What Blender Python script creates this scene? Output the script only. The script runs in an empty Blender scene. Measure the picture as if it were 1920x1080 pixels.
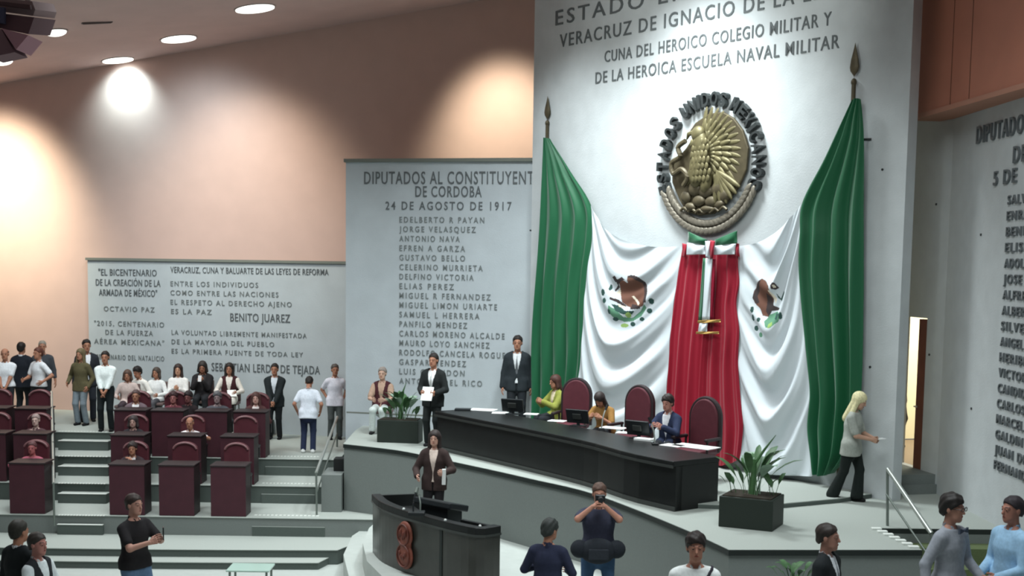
import bpy, bmesh, math, random
import numpy as np
from mathutils import Vector, Matrix
random.seed(7); np.random.seed(7)
SC = bpy.context.scene
COL = SC.collection
PI = math.pi

# ------------------------------------------------------------------ camera
F = 2450.0; PPX, PPY = 960.0, 740.0
CAMZ = 4.78
TH = math.atan(250.0/F); RO = 0.014
cT, sT = math.cos(TH), math.sin(TH)
FWD = Vector((0, cT, -sT)); U0 = Vector((0, sT, cT)); R0 = Vector((1, 0, 0))
RGT = R0*math.cos(RO) + U0*math.sin(RO)
UP = U0*math.cos(RO) - R0*math.sin(RO)
EYE = Vector((0, 0, CAMZ))
cam_d = bpy.data.cameras.new('camera'); cam = bpy.data.objects.new('camera', cam_d); COL.objects.link(cam)
cam_d.sensor_width = 36; cam_d.lens = 36*F/1920; cam_d.shift_y = (PPY-540)/1920
cam_d.clip_end = 200
m = Matrix.Identity(4)
for i in range(3):
    m[i][0] = RGT[i]; m[i][1] = UP[i]; m[i][2] = -FWD[i]; m[i][3] = EYE[i]
cam.matrix_world = m
SC.camera = cam
SC.view_settings.view_transform = 'Standard'; SC.view_settings.look = 'None'
SC.view_settings.gamma = 1; SC.view_settings.use_curve_mapping = False
SC.view_settings.exposure = 0.15
SC.cycles.filter_width = 2.2
SC.cycles.max_bounces = 6; SC.cycles.caustics_reflective = False; SC.cycles.caustics_refractive = False
SC.cycles.use_denoising = True

# ------------------------------------------------------------------ world + lights
W = bpy.data.worlds.new('hall_ambient'); SC.world = W; W.use_nodes = True
W.node_tree.nodes['Background'].inputs[0].default_value = (0.86, 0.95, 1.0, 1)
W.node_tree.nodes['Background'].inputs[1].default_value = 0.12

def aim(o, tgt):
    d = Vector(tgt) - o.location
    o.rotation_euler = d.to_track_quat('-Z', 'Y').to_euler()
def area(name, loc, tgt, size, power, col=(1, 1, 1), sy=None):
    l = bpy.data.lights.new(name, 'AREA'); l.energy = power; l.color = col; l.size = size
    if sy: l.shape = 'RECTANGLE'; l.size_y = sy
    o = bpy.data.objects.new(name, l); COL.objects.link(o); o.location = loc; aim(o, tgt); return o
def spot(name, loc, tgt, angle, power, col=(1, 1, 1), blend=0.6, r=0.08):
    l = bpy.data.lights.new(name, 'SPOT'); l.energy = power; l.color = col; l.spot_size = math.radians(angle)
    l.spot_blend = blend; l.shadow_soft_size = r
    o = bpy.data.objects.new(name, l); COL.objects.link(o); o.location = loc; aim(o, tgt); return o

COOL = (0.90, 0.98, 1.0)
SPREAD = math.radians(140)
for args in (('hall_ceiling_light', (-5, 19, 9.2), (-5, 20, 0), 5, 430, COOL), ('hall_ceiling_light', (-9, 25.5, 8.6), (-9, 26.5, 0), 4, 300, COOL),
             ('hall_ceiling_light', (2, 12, 9.6), (2, 14, 0), 5, 430, COOL), ('stage_ceiling_light', (1.7, 21.5, 10.3), (2.5, 22.3, 1.2), 1.4, 300, COOL), ('stage_ceiling_light', (-0.6, 23.6, 9.9), (0.6, 24.6, 1.2), 1.2, 120, COOL)):
    area(*args).data.spread = SPREAD if args[0][0] == 'h' else math.radians(104)
spot('stage_wall_spotlight', (-1.2, 15.0, 9.6), (3.4, 22.6, 8.7), 48, 1350, (0.93, 1.0, 0.98), 0.9, 0.10)
spot('stage_wall_spotlight', (0.5, 13.0, 9.6), (4.6, 21.0, 5.4), 34, 300, (0.93, 1.0, 0.98), 0.9, 0.10)
# wall washers along the salmon wall, plus one added warm fill
spot('wall_washer', (-9.28, 30.95, 9.20), (-9.19, 31.5, 8.55), 110, 240, (0.62, 0.92, 1.0), 1.0, 0.10)
spot('wall_washer', (-7.6, 28.2, 9.3), (-7.2, 31.2, 6.2), 95, 420, (0.66, 0.88, 1.0), 1.0, 0.3)
spot('warm_wall_wash', (-6.6, 27.4, 9.4), (-6.2, 30.9, 5.2), 84, 760, (1.0, 0.90, 0.72), 1.0, 0.3)  # added fill, no fitting of its own: brightens the lower salmon wall
spot('warm_wall_wash', (-13.2, 29.2, 8.6), (-12.7, 32.2, 5.8), 80, 2600, (1.0, 0.95, 0.74), 1.0, 0.3)
spot('warm_wall_wash', (-1.0, 27.3, 10.0), (-0.2, 29.5, 7.2), 70, 950, (1.0, 0.95, 0.74), 1.0, 0.3)

# ------------------------------------------------------------------ pixel <-> place helpers
def ray(u, v):
    return FWD + RGT*((u-PPX)/F) + UP*((PPY-v)/F)
def atz(u, v, z):
    d = ray(u, v); return EYE + d*((z-CAMZ)/d.z)
def aty(u, v, y):
    d = ray(u, v); return EYE + d*(y/d.y)
def proj(p):
    q = Vector(p)-EYE; w = q.dot(FWD)
    return PPX+F*q.dot(RGT)/w, PPY-F*q.dot(UP)/w
class Frame:
    """an upright wall: origin on the ground line, x along it, n towards the room"""
    def __init__(s, a, b):
        a = Vector((a[0], a[1], 0)); b = Vector((b[0], b[1], 0))
        s.o = a; s.x = (b-a).normalized(); s.len = (b-a).length; s.n = s.x.cross(Vector((0, 0, 1)))
    def w(s, x, z, d=0): return s.o + s.x*x + Vector((0, 0, z)) + s.n*d
    def hit(s, u, v, d=0):
        r = ray(u, v); t = (s.o + s.n*d - EYE).dot(s.n)/r.dot(s.n); p = EYE + r*t
        return (p-s.o).dot(s.x), p.z
    def pt(s, u, v, d=0):
        x, z = s.hit(u, v, d); return s.w(x, z, d)
def head_place(u, vtop, ground, H):
    """ground point of someone H tall whose head top is seen at (u, vtop)"""
    p = atz(u, vtop, ground+H); return Vector((p.x, p.y, ground))

# ------------------------------------------------------------------ materials
MATS = {}
def lin(c):
    return tuple((x/12.92 if x <= 0.04045 else ((x+0.055)/1.055)**2.4) for x in c)
def mat(name, rgb, rough=0.7, metal=0.0, noise=0.0, scale=8.0, emit=None, es=1.0, bump=0.0, spec=0.35, bscale=None, sheen=0.0):
    """rgb given 0-255 in display values"""
    if name in MATS: return MATS[name]
    M = bpy.data.materials.new(name); M.use_nodes = True; nt = M.node_tree
    b = nt.nodes['Principled BSDF']
    c = lin([x/255 for x in rgb])
    b.inputs['Base Color'].default_value = (*c, 1)
    b.inputs['Roughness'].default_value = rough; b.inputs['Metallic'].default_value = metal
    b.inputs['Specular IOR Level'].default_value = spec
    if sheen: b.inputs['Sheen Weight'].default_value = sheen
    if noise or bump:
        tc = nt.nodes.new('ShaderNodeTexCoord'); n = nt.nodes.new('ShaderNodeTexNoise')
        n.inputs['Scale'].default_value = scale; n.inputs['Detail'].default_value = 6
        nt.links.new(tc.outputs['Object'], n.inputs['Vector'])
        if noise:
            r = nt.nodes.new('ShaderNodeValToRGB')
            r.color_ramp.elements[0].position = 0.3; r.color_ramp.elements[1].position = 0.7
            r.color_ramp.elements[0].color = (*[x*(1-noise) for x in c], 1)
            r.color_ramp.elements[1].color = (*[min(1, x*(1+noise)) for x in c], 1)
            nt.links.new(n.outputs['Fac'], r.inputs['Fac']); nt.links.new(r.outputs['Color'], b.inputs['Base Color'])
        if bump:
            n2 = nt.nodes.new('ShaderNodeTexNoise'); n2.inputs['Scale'].default_value = bscale or scale*6; n2.inputs['Detail'].default_value = 4
            nt.links.new(tc.outputs['Object'], n2.inputs['Vector'])
            bp = nt.nodes.new('ShaderNodeBump'); bp.inputs['Strength'].default_value = bump; bp.inputs['Distance'].default_value = 0.02
            nt.links.new(n2.outputs['Fac'], bp.inputs['Height']); nt.links.new(bp.outputs['Normal'], b.inputs['Normal'])
    if emit:
        b.inputs['Emission Color'].default_value = (*lin([x/255 for x in emit]), 1); b.inputs['Emission Strength'].default_value = es
    MATS[name] = M
    return M
def cloth(rgb):
    return mat('cloth_%02x%02x%02x' % tuple(rgb), rgb, 0.85, noise=0.10, scale=30, spec=0.2)

SALMON = mat('salmon_wall_paint', (205, 175, 164), 0.8, noise=0.03, scale=2)
CEIL = mat('ceiling_plaster', (200, 176, 172), 0.85, noise=0.04, scale=1.5)
CONC = mat('pale_concrete', (192, 197, 198), 0.8, noise=0.05, scale=3, bump=0.15, bscale=40)
CONC2 = mat('pale_concrete_panel', (184, 192, 196), 0.8, noise=0.05, scale=2, bump=0.15, bscale=40)
CAP = mat('panel_cap_grey', (120, 124, 116), 0.7)
CARPET = mat('stage_carpet_grey', (162, 168, 162), 0.95, noise=0.05, scale=60, spec=0.1)
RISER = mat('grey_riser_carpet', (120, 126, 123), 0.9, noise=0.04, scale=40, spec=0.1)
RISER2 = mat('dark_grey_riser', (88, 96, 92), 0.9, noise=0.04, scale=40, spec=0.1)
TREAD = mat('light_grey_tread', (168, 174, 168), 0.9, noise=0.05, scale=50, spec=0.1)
NOSE = mat('white_stair_nosing', (222, 226, 220), 0.7)
EDGE = mat('black_edge_trim', (34, 40, 38), 0.5)
FLOORM = mat('pale_hall_floor', (176, 182, 177), 0.7, noise=0.04, scale=6)
GREENC = mat('moss_green_stair_carpet', (98, 110, 78), 0.95, noise=0.08, scale=50, spec=0.1)
BROWNW = mat('reddish_brown_wall_panel', (172, 110, 88), 0.6, noise=0.05, scale=2)
BLACKW = mat('black_lacquered_wood', (22, 24, 24), 0.4, noise=0.15, scale=5, spec=0.3)
BLACKW2 = mat('black_lacquer_edge', (52, 55, 53), 0.3, spec=0.5)
MAROON = mat('maroon_desk_laminate', (68, 33, 42), 0.6, noise=0.10, scale=5)
MAROOND = mat('dark_maroon_desk_edge', (44, 34, 36), 0.5)
MLEATH = mat('maroon_leather', (88, 42, 50), 0.5, noise=0.08, scale=10)
MRIM = mat('pale_maroon_leather_rim', (124, 88, 90), 0.4)
PLASTIC = mat('black_plastic', (30, 34, 36), 0.4)
STEEL = mat('brushed_steel', (190, 196, 190), 0.35, metal=0.7)
STEELD = mat('dull_steel', (120, 128, 122), 0.45, metal=0.5)
LETTER = mat('dark_grey_metal_letters', (98, 103, 105), 0.5, metal=0.1)
LETTERL = mat('grey_metal_letters', (122, 128, 128), 0.5, metal=0.1)
PAPER = mat('white_paper', (236, 238, 236), 0.8)
BRONZE = mat('old_gold_bronze', (106, 99, 70), 0.5, metal=0.35, noise=0.25, scale=9)
BRONZED = mat('dark_bronze', (84, 76, 58), 0.5, metal=0.3, noise=0.2, scale=9)
PEWTER = mat('dark_pewter_letters', (66, 70, 70), 0.45, metal=0.5)
PEWTERL = mat('grey_bronze_wreath', (122, 116, 104), 0.5, metal=0.4, noise=0.2, scale=12)
FGREEN = mat('flag_green_satin', (10, 88, 53), 0.55, spec=0.4, sheen=0.2)
FWHITE = mat('flag_white_satin', (208, 216, 220), 0.6, spec=0.35)
FRED = mat('flag_crimson_satin', (146, 4, 36), 0.55, spec=0.35, sheen=0.1)
EMB_BROWN = mat('embroidered_brown', (112, 76, 62), 0.8)
EMB_DARK = mat('embroidered_dark_brown', (62, 52, 52), 0.8)
EMB_GREEN = mat('embroidered_green', (92, 140, 112), 0.8)
EMB_DGREEN = mat('embroidered_dark_green', (44, 76, 70), 0.8)
EMB_TAN = mat('embroidered_cream', (226, 216, 196), 0.8)
EMB_LIME = mat('embroidered_lime', (142, 172, 96), 0.8)
GOLD = mat('gold_fringe', (196, 160, 92), 0.5, metal=0.4)
WOODB = mat('brown_door_wood', (112, 62, 44), 0.55, noise=0.12, scale=3)
REDWOOD = mat('carved_red_brown_wood', (128, 72, 58), 0.55, noise=0.2, scale=12)
LEAF = mat('green_leaf', (66, 100, 62), 0.5, noise=0.25, scale=9)
LEAFP = mat('pale_green_leaf', (136, 160, 140), 0.5, noise=0.2, scale=9)
PLANTER = mat('black_green_planter', (36, 44, 38), 0.6)
SOIL = mat('planter_soil', (52, 46, 38), 0.95)
GLASS = mat('greenish_glass', (170, 196, 184), 0.1, spec=0.6)
LAMP = mat('lit_lamp_diffuser', (255, 255, 250), 0.5, emit=(255, 255, 248), es=2.2)
LAMPRIM = mat('lamp_rim', (150, 140, 136), 0.5)
WARMROOM = mat('lit_cream_room_wall', (242, 236, 206), 0.8)
DARKBOX = mat('black_box', (26, 28, 28), 0.6)

# ------------------------------------------------------------------ mesh helpers
def put(name, me, parent=None, mats=()):
    o = bpy.data.objects.new(name, me); COL.objects.link(o)
    for k in (mats if isinstance(mats, (list, tuple)) else [mats]): me.materials.append(k)
    if parent is not None:
        o.parent = parent
        o.matrix_parent_inverse = Matrix.Identity(4)
    return o
def tag(o, label, cat, group=None, kind=None):
    o['label'] = label; o['category'] = cat
    if group: o['group'] = group
    if kind: o['kind'] = kind
    return o
def empty(name, loc, rz=0):
    o = bpy.data.objects.new(name, None); COL.objects.link(o); o.location = loc; o.rotation_euler = (0, 0, rz)
    o.empty_display_size = 0.2
    return o
def mesh_np(name, V, Q, smooth=True, mi=None):
    V = np.asarray(V, np.float32); Q = np.asarray(Q, np.int32)
    me = bpy.data.meshes.new(name); k = Q.shape[1]
    me.vertices.add(len(V)); me.vertices.foreach_set('co', V.ravel())
    me.loops.add(Q.size); me.loops.foreach_set('vertex_index', Q.ravel())
    me.polygons.add(len(Q)); me.polygons.foreach_set('loop_start', np.arange(0, Q.size, k, dtype=np.int32))
    if mi is not None: me.polygons.foreach_set('material_index', np.asarray(mi, np.int32))
    me.update(calc_edges=True); me.validate()
    me.polygons.foreach_set('use_smooth', np.full(len(me.polygons), smooth))
    return me
class B:
    """collects shapes into one mesh"""
    def __init__(s): s.bm = bmesh.new()
    def poly(s, pts):
        vs = [s.bm.verts.new(p) for p in pts]; return s.bm.faces.new(vs)
    def box(s, c, size, rot=None, bev=0.0):
        r = bmesh.ops.create_cube(s.bm, size=1); vs = r['verts']
        bmesh.ops.scale(s.bm, vec=size, verts=vs)
        if bev:
            es = list({e for v in vs for e in v.link_edges})
            g = bmesh.ops.bevel(s.bm, geom=es, offset=bev, segments=2, affect='EDGES', profile=0.5); vs = list({v for f in g['faces'] for v in f.verts} | {v for v in vs if v.is_valid})
        if rot is not None: bmesh.ops.rotate(s.bm, cent=(0, 0, 0), matrix=rot, verts=vs)
        bmesh.ops.translate(s.bm, vec=c, verts=vs); return s
    def cyl(s, a, b, r1, r2=None, seg=16):
        a, b = Vector(a), Vector(b); r2 = r1 if r2 is None else r2; d = b-a
        r = bmesh.ops.create_cone(s.bm, cap_ends=True, cap_tris=False, segments=seg, radius1=r1, radius2=max(r2, 1e-4), depth=d.length)
        q = d.to_track_quat('Z', 'Y').to_matrix()
        bmesh.ops.rotate(s.bm, cent=(0, 0, 0), matrix=q, verts=r['verts']); bmesh.ops.translate(s.bm, vec=(a+b)/2, verts=r['verts']); return s
    def ball(s, c, rad, rot=None, seg=14):
        r = bmesh.ops.create_uvsphere(s.bm, u_segments=seg, v_segments=max(6, seg//2+2), radius=1)
        bmesh.ops.scale(s.bm, vec=rad if hasattr(rad, '__len__') else (rad,)*3, verts=r['verts'])
        if rot is not None: bmesh.ops.rotate(s.bm, cent=(0, 0, 0), matrix=rot, verts=r['verts'])
        bmesh.ops.translate(s.bm, vec=c, verts=r['verts']); return s
    def tube(s, pts, r, seg=8, cap=True):
        pts = [Vector(p) for p in pts]; rings = []
        rr = r if hasattr(r, '__len__') else [r]*len(pts)
        ref = Vector((0.13, 0.31, 0.94))
        for i, p in enumerate(pts):
            t = (pts[min(i+1, len(pts)-1)]-pts[max(i-1, 0)]).normalized()
            x = t.cross(ref); x = x.normalized() if x.length > 1e-3 else Vector((1, 0, 0)); y = t.cross(x)
            rings.append([s.bm.verts.new(p + (x*math.cos(2*PI*k/seg)+y*math.sin(2*PI*k/seg))*rr[i]) for k in range(seg)])
        for i in range(len(rings)-1):
            for k in range(seg): s.bm.faces.new((rings[i][k], rings[i][(k+1) % seg], rings[i+1][(k+1) % seg], rings[i+1][k]))
        if cap: s.bm.faces.new(rings[0]); s.bm.faces.new(rings[-1])
        return s
    def prism(s, plan, z0, z1):
        """plan: xy outline"""
        n = len(plan); a = [s.bm.verts.new((p[0], p[1], z0)) for p in plan]; b = [s.bm.verts.new((p[0], p[1], z1)) for p in plan]
        s.bm.faces.new(a); s.bm.faces.new(b)
        for i in range(n): s.bm.faces.new((a[i], a[(i+1) % n], b[(i+1) % n], b[i]))
        return s
    def slab(s, pts, off):
        """planar outline pushed along off"""
        off = Vector(off); a = [s.bm.verts.new(Vector(p)) for p in pts]; b = [s.bm.verts.new(Vector(p)+off) for p in pts]; n = len(pts)
        s.bm.faces.new(a); s.bm.faces.new(b)
        for i in range(n): s.bm.faces.new((a[i], a[(i+1) % n], b[(i+1) % n], b[i]))
        return s
    def done(s, name, m, parent=None, smooth=False, bevel=0.0):
        bmesh.ops.recalc_face_normals(s.bm, faces=s.bm.faces)
        me = bpy.data.meshes.new(name); s.bm.to_mesh(me); s.bm.free()
        if smooth:
            me.polygons.foreach_set('use_smooth', [True]*len(me.polygons))
            if smooth != 'all': me.set_sharp_from_angle(angle=math.radians(40))
        o = put(name, me, parent, m)
        if bevel:
            md = o.modifiers.new('bevel', 'BEVEL'); md.width = bevel; md.segments = 2; md.limit_method = 'ANGLE'
        return o
def local(parent):
    """world -> parent's local (parents stand unrotated or with rz only)"""
    M = Matrix.Translation(parent.location) @ parent.rotation_euler.to_matrix().to_4x4()
    return M.inverted()
def structure(o): o['kind'] = 'structure'; return o
def text_mesh(s, size_h, width=None, ext=0.02, space=1.0, bold=0.0):
    """letters standing in the local xy plane: cap height size_h, total width"""
    c = bpy.data.curves.new('t', 'FONT'); c.body = s; c.size = 1; c.space_character = space; c.extrude = 0.0; c.offset = bold
    c.resolution_u = 3
    o = bpy.data.objects.new('t', c); COL.objects.link(o)
    bpy.context.view_layer.update()
    me = bpy.data.meshes.new_from_object(o.evaluated_get(bpy.context.evaluated_depsgraph_get()))
    bpy.data.objects.remove(o); bpy.data.curves.remove(c)
    V = np.zeros(len(me.vertices)*3, np.float32); me.vertices.foreach_get('co', V); V = V.reshape(-1, 3)
    capA = 0.69
    x0, x1 = V[:, 0].min(), V[:, 0].max()
    V[:, 0] = (V[:, 0]-x0)*((width/(x1-x0)) if width else size_h/capA)
    V[:, 1] *= size_h/capA
    faces = [list(p.vertices) for p in me.polygons]
    bpy.data.meshes.remove(me)
    return V, faces, ext
def inscription(fr, s, x0, x1, z, cap, ext=0.014, m=None, parent=None, space=1.15, d0=0.0, bold=0.004):
    V, faces, ext = text_mesh(s, cap, x1-x0, ext, space, bold)
    bm = bmesh.new(); fv = []; 
    vs = [bm.verts.new(fr.w(x0+v[0], z+v[1], d0+ext)) for v in V]
    for f in faces:
        try: fv.append(bm.faces.new([vs[i] for i in f]))
        except ValueError: pass
    g = bmesh.ops.extrude_face_region(bm, geom=fv)
    bmesh.ops.translate(bm, vec=-fr.n*(ext+0.004), verts=[e for e in g['geom'] if isinstance(e, bmesh.types.BMVert)])
    bmesh.ops.recalc_face_normals(bm, faces=bm.faces)
    me = bpy.data.meshes.new('inscription'); bm.to_mesh(me); bm.free()
    return put('inscription', me, parent, m or LETTER)
def interp(pts, n):
    """n points along a polyline, evenly by arc, smoothed as Catmull-Rom"""
    P = [Vector(p) for p in pts]; out = []
    L = [0]
    for i in range(1, len(P)): L.append(L[-1]+(P[i]-P[i-1]).length)
    for k in range(n):
        t = L[-1]*k/(n-1); i = 0
        while i < len(P)-2 and t > L[i+1]: i += 1
        f = (t-L[i])/max(1e-9, L[i+1]-L[i])
        p0, p1, p2, p3 = P[max(0, i-1)], P[i], P[i+1], P[min(len(P)-1, i+2)]
        out.append(0.5*((2*p1)+(p2-p0)*f+(2*p0-5*p1+4*p2-p3)*f*f+(3*p1-p0-3*p2+p3)*f**3))
    return out
# ------------------------------------------------------------------ levels and walls
STAGE, DAIS, PLAT, LOWER = 1.25, 1.32, 0.10, -0.67
T1, T2, T3, T4 = -0.05, 0.30, 0.65, 1.00
pR = atz(1672, 940, STAGE); TALL = Frame((pR.x-8.8*0.616, pR.y+8.8*0.788), (pR.x, pR.y))
a_, b_ = aty(648, 800, 27.7), aty(1040, 800, 26.6); CORD = Frame((a_.x, a_.y), (b_.x, b_.y))
a_, b_ = aty(168, 700, 31.6), aty(652, 700, 30.2); JUAR = Frame((a_.x, a_.y), (b_.x, b_.y))
dA, dB = aty(1672, 900, 21.6), aty(1757, 900, 20.2); DOORW = Frame((dA.x, dA.y), (dB.x, dB.y))
rB = atz(1877, 990, STAGE); _d = (Vector((rB.x, rB.y, 0))-Vector((dB.x, dB.y, 0))); _e = Vector((dB.x, dB.y, 0))+_d*2.6
RWALL = Frame((dB.x, dB.y), (_e.x, _e.y))

def wall_slab(name, fr, x0, x1, z0, z1, d0, d1, m):
    b = B(); c = [fr.w(x0, z0, d0), fr.w(x1, z0, d0), fr.w(x1, z1, d0), fr.w(x0, z1, d0)]
    b.slab(c, fr.n*(d1-d0)); return b.done(name, m)

# salmon wall behind everything on the left
_x0 = JUAR.hit(-260, 300)[0]; _x1 = JUAR.hit(1075, 300, -0.12)[0]
structure(wall_slab('wall_left', JUAR, _x0, _x1, LOWER-0.1, 12.5, -0.12, -0.5, SALMON))
wt = structure(wall_slab('wall_center', TALL, 0, TALL.len, STAGE-0.4, 12.5, 0, -0.22, CONC))
# low and mid inscribed panels
zt = JUAR.hit(163, 483)[1]
wj = structure(wall_slab('wall_panel_low', JUAR, 0, JUAR.len, T3-0.2, zt-0.06, -0.125, 0, CONC2))
wall_slab('panel_cap', JUAR, -0.03, JUAR.len+0.02, zt-0.06, zt, -0.13, 0.05, CAP).parent = wj
ztc = CORD.hit(645, 298)[1]
wc = structure(wall_slab('wall_panel_middle', CORD, 0, CORD.hit(1030, 400)[0], T1, ztc-0.07, -0.3, 0, CONC2))
wall_slab('panel_cap', CORD, -0.03, CORD.hit(1030, 400)[0], ztc-0.07, ztc, -0.31, 0.05, CAP).parent = wc
_g = CORD.hit(655, 773)[1]
wall_slab('panel_groove', CORD, 0.02, CORD.hit(1030, 400)[0], _g-0.015, _g+0.015, -0.01, 0.004, CAP).parent = wc
# right wall with its doorway
RT = 7.08
dx0, _ = DOORW.hit(1690, 700); dx1, zdt = DOORW.hit(1739, 597); zdb = STAGE+0.30
b = B()
for (x0, x1, z0, z1) in ((-0.6, dx0, STAGE-0.3, RT+0.3), (dx1, DOORW.len, STAGE-0.3, RT+0.3), (dx0, dx1, zdt, RT+0.3), (dx0, dx1, STAGE-0.3, zdb)):
    b.slab([DOORW.w(x0, z0), DOORW.w(x1, z0), DOORW.w(x1, z1), DOORW.w(x0, z1)], -DOORW.n*0.12)
wd = structure(b.done('wall_doorway', CONC))
wr = structure(wall_slab('wall_right', RWALL, 0, RWALL.len, LOWER-0.1, RT+0.3, 0, -0.3, CONC))
# brown upper wall over it
b0 = aty(1711, 200, 20.55); e0 = RWALL.w(RWALL.len, 0, 0.16)
BROW = Frame((b0.x, b0.y), (e0.x, e0.y))
wb = structure(wall_slab('wall_upper_right', BROW, 0, BROW.len, RT, 12.5, 0, -0.75, BROWNW))
wall_slab('panel_edge', BROW, -0.01, BROW.len, RT-0.05, RT+0.02, -0.75, 0.02, mat('brown_edge', (170, 120, 100), 0.6)).parent = wb
for u in (1786, 1821):
    x, _ = BROW.hit(u, 100); wall_slab('panel_seam', BROW, x-0.008, x+0.008, RT+0.02, 12.4, -0.01, 0.004, mat('seam', (96, 58, 46), 0.7)).parent = wb

# room behind the doorway
rm = B(); q = lambda x, d, z: DOORW.w(x, z, d)
rm.slab([q(-2.6, -3.0, zdb), q(3.2, -3.0, zdb), q(3.2, -3.0, 5), q(-2.6, -3.0, 5)], -DOORW.n*0.1)
rm.slab([q(3.2, -0.3, zdb), q(3.2, -3.0, zdb), q(3.2, -3.0, 5), q(3.2, -0.3, 5)], DOORW.x*0.1)
rm.slab([q(-2.6, -0.2, zdb), q(-2.6, -3.1, zdb), q(-2.6, -3.1, 5), q(-2.6, -0.2, 5)], -DOORW.x*0.1)
structure(rm.done('wall_back_room', WARMROOM))
fl = B(); fl.slab([q(-2.6, -0.12, zdb-0.02), q(3.2, -0.12, zdb-0.02), q(3.2, -3.0, zdb-0.02), q(-2.6, -3.0, zdb-0.02)], (0, 0, -0.1))
structure(fl.done('floor_back_room', mat('tan_floor', (150, 132, 112), 0.6)))
area('back_room_light', q(-0.6, -1.4, 4.8), q(-2.0, -1.6, 2.0), 1.2, 140, (1, 0.95, 0.80))
# brown door leaf standing open against the right jamb
xr, _ = DOORW.hit(1729, 700)
xl_, _ = DOORW.hit(1719.5, 700)
lf = B(); lf.slab([q(dx1-0.005, 0.0, zdb), q(xl_, 0.0, zdb), q(xl_, 0.0, zdt-0.02), q(dx1-0.005, 0.0, zdt-0.02)], -DOORW.n*0.11)
d1 = structure(lf.done('door_1', WOODB))
hb = B(); hb.cyl(q(xl_+0.04, 0.0, zdb+1.0), q(xl_+0.04, 0.05, zdb+1.0), 0.012); hb.cyl(q(xl_+0.04, 0.05, zdb+1.0), q(xl_+0.13, 0.05, zdb+1.0), 0.011)
hb.done('door_handle', STEEL, d1)
# two steps up to it
for (z, d, nm) in ((STEEL and STAGE+0.15, 1.05, 'step'), (STAGE+0.30, 0.62, 'step')):
    sb = B(); sb.slab([q(-0.5, 0, STAGE-0.02), q(DOORW.len-0.06 if d < 0.8 else DOORW.len, 0, STAGE-0.02), q(DOORW.len-0.06 if d < 0.8 else DOORW.len, d, STAGE-0.02), q(-0.5, d, STAGE-0.02)], (0, 0, z-STAGE+0.02))
    structure(sb.done('floor_door_step', RISER))

# ceiling
c0 = 8.88; cs = 0.14; cx = -12.5
def ceil_z(x): return c0 + (x-cx)*cs
cb = B(); cb.slab([(-17, 6, ceil_z(-17)), (9, 6, ceil_z(9)), (9, 34, ceil_z(9)), (-17, 34, ceil_z(-17))], (0, 0, 0.25))
structure(cb.done('ceiling', CEIL))
def ceil_pt(u, v):
    r = ray(u, v); t = (c0 + (EYE.x-cx)*cs - EYE.z)/(r.z - cs*r.x); return EYE + r*t

# ------------------------------------------------------------------ floors
structure(B().box((-3, 16, LOWER-0.1), (30, 24, 0.2)).done('floor', FLOORM))
def px_line(z, pts): return [atz(u, v, z) for u, v in pts]
y1, y2, y3, y4 = atz(300, 968, T1).y, atz(300, 908, T2).y, atz(300, 857, T3).y, atz(150, 810, T4).y
xr1, xr2, xr3, xr4 = atz(705, 965, T1).x, atz(606, 908, T2).x, atz(646, 850, T3).x, atz(492, 800, T4).x
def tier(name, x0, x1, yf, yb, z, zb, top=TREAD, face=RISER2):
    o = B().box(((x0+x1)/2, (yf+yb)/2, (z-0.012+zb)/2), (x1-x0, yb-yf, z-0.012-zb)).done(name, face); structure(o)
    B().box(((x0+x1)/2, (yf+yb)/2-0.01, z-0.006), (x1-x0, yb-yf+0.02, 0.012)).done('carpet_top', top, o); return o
tier('floor_tier', -16, xr1, y1, 33.5, T1, LOWER-0.05, face=RISER)
tier('floor_tier', -16, xr2, y2, 33.5, T2, T1-0.01)
tier('floor_tier', -16, xr3, y3, 33.5, T3, T2-0.01)
tier('floor_tier', -16, xr4, y4, 33.5, T4, T3-0.01)
ys1, ys2 = atz(300, 1030, -0.40).y, atz(300, 1054, -0.54).y
def arc_step(u_end, v_end, yc, z, zb, name='floor_step'):
    xe = atz(u_end, v_end, z).x; pts = []
    for k in range(25):
        x = -16+(xe+16)*k/24; pts.append((x, yc + 0.006*(x+8.5)**2*0.9, 0))
    plan = [(p[0], p[1]) for p in pts] + [(xe+0.45, y1+0.05), (-16, y1+0.05)]
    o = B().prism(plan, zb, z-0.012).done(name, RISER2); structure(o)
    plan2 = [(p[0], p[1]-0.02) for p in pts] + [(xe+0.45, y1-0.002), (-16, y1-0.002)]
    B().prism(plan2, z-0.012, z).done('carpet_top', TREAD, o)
arc_step(633, 1031, ys1, -0.40, LOWER-0.02); arc_step(596, 1056, ys2, -0.54, LOWER-0.02)

def half_step(ua, ub, v, z, yback):
    A = atz(ua, v, z); Bq = atz(ub, v, z); yf = (A.y+Bq.y)/2
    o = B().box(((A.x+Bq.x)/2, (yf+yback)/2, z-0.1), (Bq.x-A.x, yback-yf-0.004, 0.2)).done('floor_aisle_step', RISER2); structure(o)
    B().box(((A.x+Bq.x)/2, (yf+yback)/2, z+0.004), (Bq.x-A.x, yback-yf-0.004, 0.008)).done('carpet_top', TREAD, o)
    B().box(((A.x+Bq.x)/2, yf+0.03, z+0.011), (Bq.x-A.x, 0.08, 0.010)).done('white_nosing', NOSE, o)
half_step(107, 204, 828, T3+0.19, y4-0.012); half_step(107, 204, 876, T2+0.18, y3-0.012); half_step(107, 200, 927, T1+0.18, y2-0.012); half_step(106, 193, 985, -0.22, y1-0.012)
half_step(500, 596, 873, T2+0.18, y3-0.012); half_step(493, 594, 924, T1+0.18, y2-0.012); half_step(475, 612, 985, -0.22, y1-0.012)
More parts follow.
